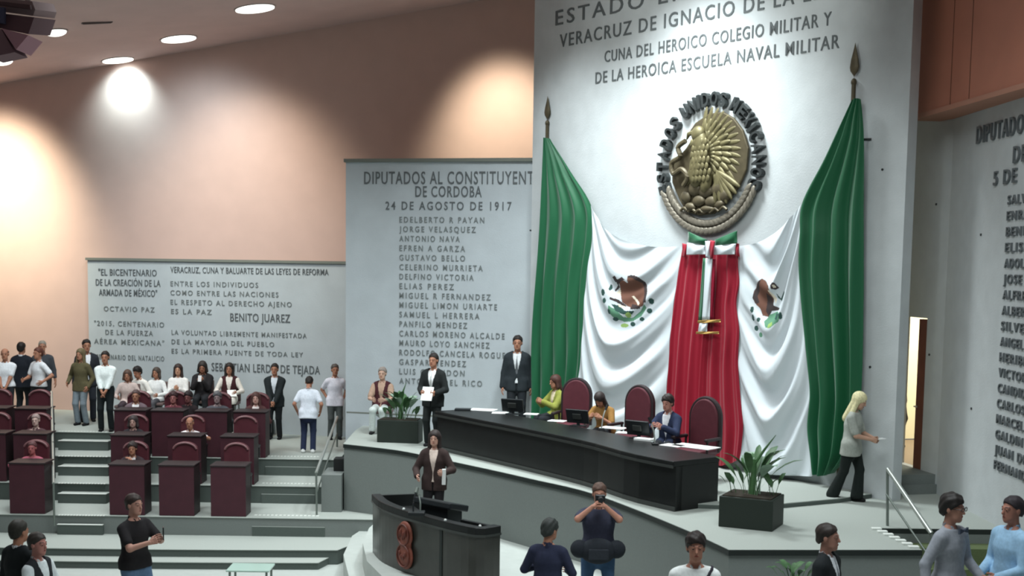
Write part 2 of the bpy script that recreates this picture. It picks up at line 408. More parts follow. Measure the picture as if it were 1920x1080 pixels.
def nosing(ua, ub, v, z):
    A = atz(ua, v, z); Bq = atz(ub, v, z)
    b = B(); n = 16
    for k in range(n):
        x = A.x+(Bq.x-A.x)*(k+0.5)/n; b.box((x, A.y+0.05, z+0.004), ((Bq.x-A.x)/n*0.62, 0.07, 0.01))
    o = b.done('trim_nosing', NOSE); structure(o)
for (ua, ub, v, z) in ((107, 204, 811, T4), (107, 204, 857.5, T3), (107, 200, 908.5, T2), (107, 198, 968.5, T1), (500, 600, 857.5, T3), (490, 598, 908.5, T2), (475, 600, 968.5, T1)):
    nosing(ua, ub, v-1.5, z)

# camera-side seating tiers the near people stand on
tier('floor_near_tier', -16, -2.6, 8, 17.3, 0.0, LOWER-0.05)
# speaker platform and its curved lower step
def z_poly(z, pts): return [(p.x, p.y) for p in px_line(z, pts)]
pl = z_poly(PLAT, [(712, 972), (692, 990), (680, 1018), (688, 1052), (728, 1092), (800, 1135), (880, 1200)])
plan = pl + [(-0.6, 13.0), (-0.2, 8.0), (8.5, 8.0), (8.5, 20.0), (2.0, 23.0), (-2.2, 25.2)]
ob = structure(B().prism(plan, LOWER-0.02, PLAT).done('floor_platform', FLOORM))
pl2 = z_poly(-0.28, [(690, 985), (660, 1005), (644, 1040), (655, 1085), (700, 1130), (780, 1180), (860, 1260)])
structure(B().prism(pl2 + [(-0.9, 13.0), (-0.5, 8.0), (3, 8.0), (3, 20.0), (0.0, 23.0), (-2.5, 25.0)], LOWER-0.02, -0.28).done('floor_platform_step', FLOORM))
tier('floor_near_tier', 0.9, 8.3, 8.2, 14.2, 0.45, PLAT-0.02)
tier('floor_near_tier', 3.0, 8.2, 8.2, 13.35, 0.80, 0.43)

# stage
sf = [(645, 832), (700, 838), (760, 846), (850, 865), (925, 881), (1000, 898), (1100, 921), (1200, 957), (1300, 998), (1367, 1030)]
sfp = [Vector((p.x, p.y)) for p in px_line(STAGE, sf)]
sfp = interp(sfp[:-1], 30) + [sfp[-1]]
sfp = [Vector((p[0], p[1])) for p in sfp]
sr = [Vector((p.x, p.y)) for p in px_line(STAGE, [(1728, 1030), (1646, 990), (1905, 993)])]
back = [Vector((7.3, sr[-1].y)), Vector((7.6, 23)), Vector((2, 30)), Vector((sfp[0].x+0.2, 29.2)), Vector((sfp[0].x-0.02, 27.0))]
splan = sfp + sr + back
def grow(plan, k, d):
    out = list(plan)
    for i in range(k):
        a = plan[max(0, i-1)]; c = plan[min(k-1, i+1)]; t = (c-a).normalized(); out[i] = plan[i] + Vector((t.y, -t.x))*d
    return out
nf = len(sfp)+1
st = structure(B().prism(splan, LOWER-0.02, STAGE-0.075).done('floor_stage', RISER))
B().prism(grow(splan, nf, 0.03), STAGE-0.075, STAGE-0.006).done('black_edge', EDGE, st)
B().prism(grow(splan, nf, 0.02), STAGE-0.006, STAGE).done('carpet_top', CARPET, st)
# lit white dots along the stair edge
A_, B_ = sr[0], sr[1]
dots = B()
for k in range(7):
    p = A_.lerp(B_, (k+0.5)/7); dots.box((p.x-0.06, p.y, STAGE+0.012), (0.13, 0.08, 0.024), bev=0.006)
structure(dots.done('trim_stair_edge', NOSE))
# stairs down at the right end of the stage
for k in range(5):
    z = STAGE-0.2*(k+1); yb = sr[2].y-0.35*k
    if z < 0.2: break
    o = B().prism([(sr[1].x+0.02+0.09*k if k == 0 else sr[1].x+0.02+0.12*k, yb-0.004), (7.2, yb-0.004), (7.2, yb-0.36), (sr[1].x+0.10+0.12*k, yb-0.36)], PLAT-0.01, z).done('floor_stage_stair', GREENC); structure(o)
# dais under the bench and flags
dk = [(816, 843), (900, 863), (1000, 887), (1100, 913), (1180, 940), (1262, 960)]
dkp = interp([Vector((p.x, p.y)) for p in px_line(STAGE, dk)], 18)
dr = [atz(1466, 944, DAIS), atz(1575, 934, DAIS)]
tw = [TALL.w(TALL.len-0.35, 0, 0.02), TALL.w(0.1, 0, 0.02)]
dpl = [(p[0], p[1]+0.35) for p in dkp] + [(dkp[-1][0]+1.2, dkp[-1][1]+0.2)] + [(p.x, p.y) for p in dr] + [(p.x, p.y) for p in tw] + [(dkp[0][0]+0.6, dkp[0][1]+1.5)]
o = structure(B().prism(dpl, STAGE-0.01, DAIS-0.012).done('floor_dais', RISER2))
B().prism(dpl, DAIS-0.012, DAIS).done('carpet_top', CARPET, o)

# ------------------------------------------------------------------ writing on the walls
def line_px(fr, s, u0, u1, v, cap, m=LETTER, parent=None, vr=None, **k):
    x0, z0 = fr.hit(u0, v); x1, z1 = fr.hit(u1, v if vr is None else vr)
    # height of the capitals in metres from pixels at the left end
    _, za = fr.hit(u0, v-cap)
    return inscription(fr, s, x0, x1, z0, za-z0, m=m, parent=parent, **k)
LTALL = mat('grey_letters_tall_wall', (92, 97, 98), 0.7)
line_px(TALL, 'ESTADO LIBRE', 1042, 1362, 48, 27, LTALL, wt, vr=2, space=1.3)
line_px(TALL, 'VERACRUZ DE IGNACIO DE LA LLAVE', 1050, 1612, 89, 24, LTALL, wt, vr=0, space=1.2)
line_px(TALL, 'CUNA DEL HEROICO COLEGIO MILITAR Y', 1134, 1559, 117, 21, LTALL, wt, vr=50)
line_px(TALL, 'DE LA HEROICA ESCUELA NAVAL MILITAR', 1117, 1574, 157, 21, LTALL, wt, vr=85)
line_px(CORD, 'DIPUTADOS AL CONSTITUYENTE', 683, 1012, 345, 23, LETTER, wc)
line_px(CORD, 'DE CORDOBA', 779, 903, 369, 20, LETTER, wc)
line_px(CORD, '24 DE AGOSTO DE 1917', 723, 959, 393, 15, LETTER, wc, space=1.35)
names = [('EDELBERTO R PAYAN', 908), ('JORGE VELASQUEZ', 892), ('ANTONIO NAVA', 862), ('EFREN A GARZA', 872), ('GUSTAVO BELLO', 872),
         ('CELERINO MURRIETA', 905), ('DELFINO VICTORIA', 888), ('ELIAS PEREZ', 851), ('MIGUEL R FERNANDEZ', 920), ('MIGUEL LIMON URIARTE', 932),
         ('SAMUEL L HERRERA', 899), ('PANFILO MENDEZ', 876), ('CARLOS MORENO ALCALDE', 946), ('MAURO LOYO SANCHEZ', 918), ('RODOLFO CANCELA ROGUE', 947),
         ('GASPAR MENDEZ', 874), ('LUIS G RENDON', 871), ('ANTONIO DEL RICO', 904)]
for i, (s, u1) in enumerate(names):
    line_px(CORD, s, 749, u1, 417+i*17.75, 10.5, LETTERL, wc, space=1.45)
jl = [('"EL BICENTENARIO', 185, 294, 516, 12), ('DE LA CREACIÓN DE LA', 180, 301, 535, 12), ('ARMADA DE MÉXICO"', 186, 295, 554, 12),
      ('"2015, CENTENARIO', 177, 308, 610, 9), ('DE LA FUERZA', 198, 287, 627, 9), ('AÉREA MEXICANA"', 177, 308, 644, 9),
      ('CENTENARIO DEL NATALICIO', 180, 308, 673, 9), ('OCTAVIO PAZ', 195, 290, 583, 9), ('VERACRUZ, CUNA Y BALUARTE DE LAS LEYES DE REFORMA', 320, 616, 511, 11),
      ('ENTRE LOS INDIVIDUOS', 320, 484, 536, 9), ('COMO ENTRE LAS NACIONES', 320, 522, 553, 9), ('EL RESPETO AL DERECHO AJENO', 320, 547, 570.5, 9), ('ES LA PAZ', 321, 397, 588, 9),
      ('BENITO JUAREZ', 432, 544, 602, 15), ('LA VOLUNTAD LIBREMENTE MANIFESTADA', 322, 575, 627, 8.5), ('DE LA MAYORIA DEL PUEBLO', 322, 514, 644.5, 8.5),
      ('ES LA PRIMERA FUENTE DE TODA LEY', 322, 568, 662, 8.5), ('SEBASTIAN LERDO DE TEJADA', 397, 600, 695, 15)]
for (s, u0, u1, v, cap) in jl:
    line_px(JUAR, s, u0, u1, v, cap, LETTER if cap > 10 else LETTERL, wj, space=1.3 if cap < 10 else 1.1)
def rw(s, u0, v, cap, adv, sp=1.25):
    x0, z0 = RWALL.hit(u0, v); _, za = RWALL.hit(u0, v-cap); 
    inscription(RWALL, s, x0, x0+adv*len(s), z0, za-z0, m=LETTER, parent=wr, space=sp, ext=0.03)
rw('DIPUTADOS', 1833, 270, 32, 0.205); rw('DE', 1902, 306, 31, 0.21); rw('5 DE', 1865, 348, 26, 0.20)
for i, s in enumerate(['SALV', 'ENRI', 'BENI', 'ELISE', 'ADOLF', 'JOSE A', 'ALFRE', 'ALBER', 'SILVES', 'ANGEL', 'HERIBE', 'VICTOR', 'CANDID', 'CARLOS', 'MARCEL', 'GALDIN', 'JUAN DE', 'FERNAND']):
    x0, z0 = RWALL.hit(1891.5, 384); 
    _, zz = RWALL.hit(1859, 876)
    z = z0 + (zz-z0)*i/17
    inscription(RWALL, s, x0, x0+0.152*len(s), z, 0.125, m=LETTER, parent=wr, space=1.3, ext=0.025)
# small dark wall anchors
for fr, ow, pts in ((TALL, wt, [(995, 432), (1655, 318), (1632, 688)]), (RWALL, wr, [(1840, 440), (1822, 766)]), (DOORW, wd, [(1756, 383), (1743, 665)])):
    for (u, v) in pts:
        p = fr.pt(u, v); B().cyl(p-fr.n*0.01, p+fr.n*0.015, 0.018, seg=10).done('wall_anchor', PEWTER, ow)
# ------------------------------------------------------------------ flags on the tall wall
def rs(pts, n):
    return np.array([[p[0], p[1]] for p in interp([(a, b) for a, b in pts], n)])
def coons(top, bot, left, right, na, nb):
    T, Bt, L, R = rs(top, na), rs(bot, na), rs(left, nb), rs(right, nb)
    a = np.linspace(0, 1, na)[None, :, None]; b = np.linspace(0, 1, nb)[:, None, None]
    P = (1-b)*T[None] + b*Bt[None] + (1-a)*L[:, None] + a*R[:, None]
    P -= (1-a)*(1-b)*T[0] + a*(1-b)*T[-1] + (1-a)*b*Bt[0] + a*b*Bt[-1]
    return P, np.broadcast_to(a[..., 0], P.shape[:2]), np.broadcast_to(b[..., 0], P.shape[:2])
def in_poly(px, poly):
    x, y = px[..., 0], px[..., 1]; c = np.zeros(x.shape, bool); n = len(poly)
    for i in range(n):
        x0, y0 = poly[i]; x1, y1 = poly[(i+1) % n]
        k = ((y0 > y) != (y1 > y)) & (x < (x1-x0)*(y-y0)/((y1-y0) if y1 != y0 else 1e-9)+x0)
        c ^= k
    return c
def drape(name, bounds, fold, na, nb, base, mats, parent, paint=()):
    P, a, b = coons(*bounds, na, nb); d = base + fold(a, b, P)
    o_, x_, n_ = np.array(TALL.o), np.array(TALL.x), np.array(TALL.n)
    # pixel -> point of the base plane, once; the folds then stand off along the wall's normal
    fw, rg, up = np.array(FWD), np.array(RGT), np.array(UP)
    r = fw + rg*((P[..., :1]-PPX)/F) + up*((PPY-P[..., 1:])/F)
    e = np.array(EYE); t = ((o_+n_*base-e)@n_)/(r@n_)
    V = e + r*t[..., None] + n_*(d-base)[..., None]
    idx = np.arange(na*nb).reshape(nb, na)
    Q = np.stack([idx[:-1, :-1], idx[1:, :-1], idx[1:, 1:], idx[:-1, 1:]], -1).reshape(-1, 4)
    mi = None
    if paint:
        C = (P[:-1, :-1]+P[1:, 1:]+P[1:, :-1]+P[:-1, 1:])/4; mi = np.zeros(C.shape[:2], np.int32)
        for k, poly in paint: mi[in_poly(C, poly)] = k
        mi = mi.reshape(-1)
    # cloth is thin but not a single sheet: a solidify gives it a back
    me = mesh_np(name, V.reshape(-1, 3), Q, True, mi)
    o = put(name, me, parent, mats)
    return o
def ell(cx, cy, rx, ry, n=14): return [(cx+rx*math.cos(2*PI*k/n), cy+ry*math.sin(2*PI*k/n)) for k in range(n)]
def sc(poly, k, ox, oy): return [(x/k+ox, y/k+oy) for x, y in poly]

flagL = empty('draped_flag', TALL.w(1.2, DAIS, 0.15)); tag(flagL, 'draped tricolour flag on the left, its green end behind the tall suited man', 'flag', 'draped flags under the round seal')
flagR = empty('draped_flag', TALL.w(TALL.len-1.4, DAIS, 0.15)); tag(flagR, 'draped tricolour flag on the right, its green end behind the walking blonde woman', 'flag', 'draped flags under the round seal')
def to_local(o):
    """parts are modelled in place; move them into their Empty's space"""
    o.data.transform(Matrix.Translation(-o.parent.location)); return o
sm = lambda x: np.clip(x, 0, 1)
# left green
gl = [(1020, 258), (1018, 330), (1014, 420), (1008, 520), (1003, 620), (1000, 700), (997, 800)]
seamL = [(1031, 260), (1070, 322), (1108, 385), (1111, 440), (1100, 520), (1095, 580), (1090, 660), (1083, 720), (1070, 800)]
o = drape('green_stripe', ([(1020, 258), (1031, 260)], [(997, 800), (1070, 800)], gl, seamL,),
          lambda a, b, P: (0.07*np.sin(2*PI*(4.2*a+0.25*np.sin(4*b))+1.0)+0.012*np.sin(2*PI*9*a+3*b))*sm(0.25+b*1.3)*sm(6*(1-a)+.1), 90, 200, 0.13, FGREEN, flagL); to_local(o)
# left white, with the embroidered emblem
seamLw = [(1108, 385), (1111, 440), (1100, 520), (1095, 580), (1090, 660), (1083, 720), (1070, 800)]
redL = [(1280, 462), (1272, 510), (1265, 560), (1258, 620), (1254, 680), (1250, 740), (1247, 800), (1244, 868)]
def swag(A, m, sag, skew, ph, ex=0.9, calm=(0, 0)):
    def f(a, b, P):
        s = 1-(np.abs(a-skew)/np.where(a > skew, 1-skew, skew))**1.7
        c = b - sag*s + 0.012*np.sin(7*a+3*b)
        t = np.sign(c)*np.abs(c)**ex*m+ph
        fr = t-np.floor(t)
        # each fold: hangs back slowly, then bellies out over a short shelf
        w = np.where(fr < .58, 1-fr/.58, (fr-.58)/.42); w = w*w*(3-2*w)
        k = 1-.82*np.exp(-((P[..., 0]-calm[0])/52)**2-((P[..., 1]-calm[1])/62)**2)
        return k*A*w*sm(0.10+2.2*np.minimum(a, 1-a))*sm(0.3+4*b) + 0.010*np.sin(2*PI*m*2.6*c+5*a)*sm(3*np.minimum(a, 1-a))
    return f
emL = [(3, [(480, 130), (580, 125), (680, 200), (740, 330), (730, 470), (680, 570), (560, 610), (460, 580), (380, 520), (340, 400), (330, 300), (350, 200), (400, 180), (470, 240)]),
       (5, [(200, 560), (330, 640), (400, 730), (520, 740), (640, 640), (700, 540), (720, 600), (640, 720), (520, 790), (400, 800), (260, 740), (190, 650)]),
       (6, [(240, 540), (330, 560), (430, 640), (560, 640), (520, 690), (400, 690), (300, 640)]),
       (4, [(470, 150), (520, 120), (640, 150), (720, 260), (745, 400), (725, 520), (690, 520), (700, 380), (660, 240), (560, 170)]),
       (4, [(260, 150), (310, 130), (330, 200), (290, 230)]), (4, [(300, 200), (400, 150), (440, 190), (400, 200), (330, 250), (330, 300), (260, 360), (250, 330), (310, 270)]),
       (4, [(215, 440), (330, 480), (440, 570), (430, 590), (310, 520), (215, 470)]), (4, [(520, 540), (640, 570), (640, 610), (500, 620)]),
       (1, [(250, 400), (330, 320), (350, 470), (290, 460)]), (1, [(510, 430), (540, 420), (640, 530), (620, 560)]), (1, [(310, 530), (440, 585), (440, 612), (340, 585)])]
emL = [(k, sc(p, 7.717, 1120, 500)) for k, p in emL]
for (x, y, rx, ry) in ((125, 370, 25, 50), (200, 300, 18, 45), (140, 490, 25, 40), (205, 650, 25, 40), (280, 760, 45, 30), (800, 500, 35, 45), (760, 640, 38, 40), (650, 760, 35, 30), (520, 830, 35, 35)):
    emL.append((2, ell(1120+x/7.717, 500+y/7.717, rx/7.717, ry/7.717)))
for (x, y, rx, ry) in ((400, 850, 60, 30), (470, 700, 40, 40)): emL.append((7, ell(1120+x/7.717, 500+y/7.717, rx/7.717, ry/7.717)))
EM = [FWHITE, EMB_TAN, EMB_DGREEN, EMB_BROWN, EMB_DARK, EMB_GREEN, EMB_DGREEN, EMB_LIME]
o = drape('white_stripe', ([(1108, 385), (1135, 428), (1180, 453), (1230, 463), (1280, 462)], [(1070, 800), (1110, 845), (1170, 868), (1244, 868)], seamLw, redL),
          swag(0.17, 5.6, 0.20, 0.42, .3, calm=(1182, 562)), 190, 380, 0.15, EM, flagL, emL); to_local(o)
# red halves
midr = [(1333, 468), (1330, 560), (1322, 640), (1318, 700), (1316, 780), (1316, 866)]
redR = [(1385, 464), (1384, 500), (1386, 530), (1381, 570), (1386, 620), (1384, 680), (1388, 740), (1393, 800), (1387, 862)]
gather = lambda n, ph: (lambda a, b, P: (0.035*np.sin(2*PI*n*a+ph+1.5*b)+0.015*np.sin(2*PI*n*2.1*a+ph))*sm(0.35+b)*sm(8*a+.2)*sm(8*(1-a)+.2))
o = drape('red_stripe', ([(1280, 464), (1333, 468)], [(1244, 868), (1280, 880), (1316, 874)], redL[:1]+redL[1:], midr), gather(3.2, 0.4), 70, 200, 0.19, FRED, flagL); to_local(o)
o = drape('red_stripe', ([(1333, 468), (1385, 464)], [(1316, 874), (1350, 878), (1387, 862)], midr, redR), gather(3.0, 2.0), 70, 200, 0.19, FRED, flagR); to_local(o)
# right white
seamR = [(1505, 380), (1500, 440), (1498, 500), (1503, 570), (1508, 620), (1514, 680), (1519, 740), (1514, 800), (1519, 850), (1524, 893)]
emR = [(3, [(310, 160), (360, 190), (400, 260), (440, 420), (440, 560), (380, 680), (300, 660), (260, 560), (200, 500), (160, 420), (170, 330), (230, 240)]),
       (4, [(310, 160), (250, 230), (180, 320), (160, 420), (210, 510), (250, 480), (220, 400), (260, 300)]), (4, [(360, 350), (430, 420), (440, 560), (380, 680), (340, 600)]),
       (4, [(430, 250), (460, 210), (500, 215), (520, 290), (480, 310), (440, 300)]), (1, [(460, 250), (490, 240), (500, 280), (470, 285)]),
       (2, [(470, 350), (540, 430), (580, 330), (610, 350), (560, 470), (510, 430)]), (1, [(390, 320), (410, 320), (490, 440), (470, 500)]), (4, [(430, 520), (530, 560), (520, 590), (400, 600)]),
       (5, [(390, 650), (500, 600), (560, 640), (540, 740), (440, 830), (380, 820), (340, 740)]), (7, [(400, 780), (450, 740), (470, 790), (410, 840)]), (6, [(480, 620), (540, 640), (520, 720), (480, 700)])]
emR = [(k, sc(p, 7.2, 1390, 500)) for k, p in emR]
for (x, y, rx, ry) in ((180, 690, 22, 45), (215, 830, 32, 38), (170, 580, 22, 45), (265, 715, 25, 30), (560, 660, 20, 50)): emR.append((2, ell(1390+x/7.2, 500+y/7.2, rx/7.2, ry/7.2)))
emR.append((5, ell(1390+280/7.2, 500+920/7.2, 4, 5)))
o = drape('white_stripe', ([(1385, 462), (1430, 452), (1470, 424), (1505, 380)], [(1387, 862), (1425, 880), (1470, 890), (1524, 893)], [(1385, 462)]+redR[1:], seamR),
          swag(0.18, 5.0, 0.24, 0.5, .15, calm=(1442, 570)), 160, 420, 0.16, EM, flagR, emR); to_local(o)
# right green
gr = [(1614, 186), (1619, 260), (1616, 400), (1614, 560), (1612, 700), (1606, 800), (1592, 850), (1566, 884)]
seamG = [(1597, 188), (1575, 235), (1545, 300), (1505, 380), (1500, 440), (1498, 500), (1503, 570), (1508, 620), (1514, 680), (1519, 740), (1514, 800), (1519, 850), (1524, 890)]
o = drape('green_stripe', ([(1597, 188), (1605, 184), (1614, 186)], [(1524, 890), (1545, 892), (1566, 884)], seamG, gr),
          lambda a, b, P: (0.085*np.sin(2*PI*(3.4*a+0.2*np.sin(3*b))+0.6)+0.012*np.sin(2*PI*8*a+2*b))*sm(0.2+b*1.6)*sm(7*a+.15), 100, 230, 0.2, FGREEN, flagR); to_local(o)

# flag poles with spear heads
def spear(u, vt, v1, v2, vbase, d, label):
    top = TALL.pt(u, vt, d); k1 = TALL.pt(u, v1, d).z; k2 = TALL.pt(u, v2, d).z
    root = empty('flag_pole', (top.x, top.y, DAIS)); tag(root, label, 'flag pole', 'spear tipped flag poles')
    H = top.z-DAIS
    B().cyl((0, 0, 0), (0, 0, k2-DAIS), 0.028, 0.026, 12).done('pole_shaft', BRONZED, root, smooth=True)
    b = B(); zb, zt = k1-DAIS, H; rad = 0.085; n = 12
    prof = [(0, 0.02), (0.10, 0.05), (0.25, 0.85), (0.35, 1.0), (0.55, 0.8), (0.8, 0.35), (1, 0.02)]
    b.tube([(0, 0, zb+(zt-zb)*t) for t, r in prof], [rad*r for t, r in prof], 12)
    for v in b.bm.verts: v.co.y *= 0.45
    o = b.done('spear_blade', BRONZED, root, smooth=True); o.rotation_euler.z = math.atan2(TALL.x.y, TALL.x.x)
    B().ball((0, 0, zb-0.03), (0.045, 0.045, 0.06)).cyl((0, 0, k2-DAIS), (0, 0, zb), 0.034).done('socket', BRONZED, root, smooth=True)
    return root
poleL = spear(1027, 180, 228, 262, 800, 0.036, 'spear tipped flag pole rising over the left flag, beside the panel of names')
poleR = spear(1604, 80, 150, 190, 880, 0.06, 'spear tipped flag pole rising over the right flag, near the brown wall')
pb = TALL.pt(1612, 262, 0.06); qb = TALL.w(TALL.hit(1634, 262)[0], pb.z, 0)
B().tube([Vector(pb)-poleR.location, Vector(qb)+TALL.n*0.0-poleR.location], 0.02).done('wall_bracket', PEWTER, poleR)

# bow over the red centre
bow = empty('ribbon_bow', TALL.pt(1330, 470, 0.27)); tag(bow, 'green white and red ribbon bow with one long tail under the seal', 'bow')
def ribbon(name, m, quads_px, d=0.29, puff=0.03, nn=12):
    V = []; Q = []
    (p0, p1, p2, p3) = [np.array(p, float) for p in quads_px]
    for j in range(nn+1):
        for i in range(nn+1):
            s, t = i/nn, j/nn; P = (p0*(1-s)+p1*s)*(1-t)+(p3*(1-s)+p2*s)*t
            V.append(TALL.pt(P[0], P[1], d + puff*math.sin(PI*s)*math.sin(PI*t)+0.008*math.sin(9*s+4*t)) - bow.location)
    for j in range(nn):
        for i in range(nn): k = j*(nn+1)+i; Q.append((k, k+nn+1, k+nn+2, k+1))
    o = put(name, mesh_np(name, V, Q), bow, m); md = o.modifiers.new('thick', 'SOLIDIFY'); md.thickness = 0.006; return o
ribbon('green_loop', FGREEN, [(1290, 434), (1326, 450), (1322, 460), (1290, 454)]); ribbon('green_loop', FGREEN, [(1340, 450), (1382, 432), (1382, 456), (1340, 461)])
ribbon('white_loop', FWHITE, [(1288, 455), (1322, 461), (1322, 477), (1287, 478)]); ribbon('white_loop', FWHITE, [(1340, 461), (1380, 457), (1377, 477), (1338, 478)])
ribbon('red_tab', FRED, [(1279, 456), (1288, 458), (1288, 482), (1279, 482)], 0.25); ribbon('red_tab', FRED, [(1377, 455), (1386, 457), (1386, 482), (1377, 480)], 0.25)
ribbon('red_knot', FRED, [(1331, 450), (1341, 452), (1337, 484), (1330, 484)], 0.34, 0.04); ribbon('white_knot', FWHITE, [(1322, 452), (1332, 452), (1331, 484), (1323, 482)], 0.34, 0.04)
ribbon('green_tail', FGREEN, [(1318, 484), (1324, 484), (1318, 602), (1309, 602)], 0.29, 0.02); ribbon('white_tail', FWHITE, [(1323, 484), (1336, 484), (1330, 602), (1316, 602)], 0.30, 0.03)
ribbon('red_tail', mat('dark_crimson_ribbon', (132, 8, 40), 0.6), [(1335, 486), (1342, 486), (1337, 602), (1330, 602)], 0.285, 0.02)
ribbon('white_tail_end', FWHITE, [(1311, 606), (1327, 606), (1325, 622), (1309, 622)], 0.30, 0.02)
ribbon('gold_fringe', GOLD, [(1308, 601), (1351, 599), (1351, 604), (1308, 606)], 0.31, 0.0); ribbon('gold_fringe', GOLD, [(1305, 622), (1348, 622), (1348, 626), (1305, 626)], 0.31, 0.0)

# round seal
ex0 = TALL.hit(1240, 307)[0]; ex1 = TALL.hit(1437, 307)[0]; ez0 = TALL.hit(1340, 440)[1]; ez1 = TALL.hit(1340, 174)[1]
ecx, ecz, erx, erz = (ex0+ex1)/2, (ez0+ez1)/2, (ex1-ex0)/2, (ez1-ez0)/2
seal = empty('national_seal', TALL.w(ecx, ecz, 0)); tag(seal, 'round bronze seal with eagle, ringed by dark letters, high on the tall wall', 'wall seal')
def E(x, y, d): return TALL.w(ecx+x*erx, ecz+y*erz, d)-seal.location
RB = Matrix((TALL.x, TALL.n, (0, 0, 1))).transposed()   # local x,n,z -> world
def eb(b, x, y, rx, ry, rot=0, d=0.1, th=0.05, seg=12):
    b.ball(E(x, y, d), (rx*erx, th, ry*erz), RB @ Matrix.Rotation(rot, 3, 'Y'), seg)
def etube(b, pts, r, d=0.12, n=24):
    b.tube([E(p[0], p[1], d) for p in interp(pts, n)], r, 8)
eag = [(0, .71), (.26, .71), (.46, .61), (.63, .43), (.74, .18), (.715, -.12), (.6, -.33), (.37, -.57), (.14, -.71), (-.14, -.73), (-.4, -.67), (-.54, -.49), (-.69, -.24), (-.71, 0), (-.57, .14), (-.43, .25), (-.29, .41), (-.37, .49), (-.26, .6)]
b = B(); b.slab([E(x, y, 0.05) for x, y in eag], TALL.n*0.05); b.done('back_plate', BRONZED, seal, bevel=0.02)
wing = B()
for row, (L, n, w, d) in enumerate(((.66, 17, .036, .105), (.50, 14, .036, .125), (.34, 11, .036, .145))):
    for k in range(n):
        a = math.radians(96-k*(150/(n-1))); a2 = a-.30
        p0 = Vector((-.06, .12)); p1 = p0+Vector((math.cos(a), math.sin(a)))*L*.62; p2 = p1+Vector((math.cos(a2), math.sin(a2)))*L*.40
        qa = (p0+p1)/2+(p1-p0)*.15; qb = (p1+p2)/2
        eb(wing, qa.x, qa.y, w, L*.30, PI/2-a, d, .022, 8); eb(wing, qb.x, qb.y, w, L*.24, PI/2-a2, d-.012, .02, 8)
wing.done('eagle_wing', BRONZE, seal, smooth=True)
body = B(); eb(body, -.1, .02, .17, .36, .25, .17, .10, 18); eb(body, -.13, .42, .12, .12, 0, .18, .09, 16)
eb(body, -.08, .28, .12, .2, -.1, .18, .09); eb(body, .03, -.26, .10, .16, .3, .16, .07); eb(body, -.26, -.12, .06, .20, .5, .16, .05)
for r_i in range(7):
    for k in range(5):
        x, y = -.22+.065*k+.03*(r_i % 2)+.02*r_i*.5, .30-.085*r_i
        eb(body, x, y, .034, .060, .15, .255-.9*(x+.08)**2-.12*abs(y-.02)*.5, .022, 8)
body.tube([E(-.20, .45, .19), E(-.31, .43, .19), E(-.35, .36, .18)], [.05, .04, .012], 8)
body.done('eagle_body', BRONZE, seal, smooth=True)
tail = B()
for k in range(6):
    a = math.radians(-28-k*13); eb(tail, .22+math.cos(a)*.24, -.12+math.sin(a)*.24, .045, .26, PI/2-a, .14, .04)
tail.done('eagle_tail', BRONZE, seal, smooth=True)
sn = B(); etube(sn, [(-.36, .34), (-.5, .26), (-.46, .12), (-.62, .04), (-.58, -.12), (-.42, -.06), (-.3, -.18), (-.38, -.3)], .045, .2, 40); sn.done('serpent', BRONZED, seal, smooth=True)
ca = B()
for (x, y, rx, ry, r) in ((-.22, -.34, .13, .11, .3), (.0, -.38, .14, .1, 0), (.24, -.36, .13, .11, -.4), (-.38, -.46, .1, .09, .6), (-.12, -.52, .12, .08, 0), (.12, -.54, .12, .08, 0), (.36, -.46, .1, .09, -.5), (-.28, -.6, .1, .06, .2), (.05, -.64, .14, .05, 0), (.28, -.58, .09, .06, -.3)):
    eb(ca, x, y, rx, ry, r, .13, .055)
for x in (-.4, -.25, -.1, .05, .2, .35): etube(ca, [(x-.07, -.7+.12*abs(x)), (x, -.66+.12*abs(x)), (x+.07, -.7+.12*abs(x))], .025, .14, 8)
ca.done('cactus', BRONZED, seal, smooth=True)
wr_ = B()
for k in range(26):
    a = math.radians(206+k*(128/25)); 
    for rr, da in ((.84, .35), (.95, -.35)):
        eb(wr_, math.cos(a)*rr, math.sin(a)*rr, .045, .095, PI/2-(a+PI/2)+da, .09, .04, 8)
wr_.done('wreath', PEWTERL, seal, smooth=True)
rb = B(); ring = [(math.cos(math.radians(a))*.90, math.sin(math.radians(a))*.90) for a in range(204, 337, 6)]
o_ = [E(x*1.06, y*1.06, .03) for x, y in ring]; i_ = [E(x*.88, y*.88, .03) for x, y in ring[::-1]]
rb.slab(o_+i_, TALL.n*.04); rb.done('wreath_band', PEWTERL, seal)
# arched letters
txt = 'ESTADOS UNIDOS MEXICANOS'
bmT = bmesh.new()
adv = [0.45 if ch == ' ' else (0.55 if ch == 'I' else 1.0) for ch in txt]; tot = sum(adv); run = 0
for i, ch in enumerate(txt):
    run += adv[i]
    if ch == ' ': continue
    a = math.radians(206 - (run-adv[i]/2)*(232/tot))
    V, faces, _ = text_mesh(ch, 0.185, 0.128 if ch != 'I' else 0.05, 0, 1, 0.03); wd_ = V[:, 0].max()
    fv = []; vs = []
    for v in V:
        lx, ly = v[0]-wd_/2, v[1]
        r0 = .82+ly; x = math.cos(a)*r0 + math.sin(a)*lx; y = math.sin(a)*r0 - math.cos(a)*lx
        vs.append(bmT.verts.new(E(x, y, .11)))
    for f in faces:
        try: fv.append(bmT.faces.new([vs[k] for k in f]))
        except ValueError: pass
    g = bmesh.ops.extrude_face_region(bmT, geom=fv); bmesh.ops.translate(bmT, vec=-TALL.n*.1, verts=[e for e in g['geom'] if isinstance(e, bmesh.types.BMVert)])
bmesh.ops.recalc_face_normals(bmT, faces=bmT.faces)
me = bpy.data.meshes.new('arched_letters'); bmT.to_mesh(me); bmT.free(); put('arched_letters', me, seal, PEWTER)

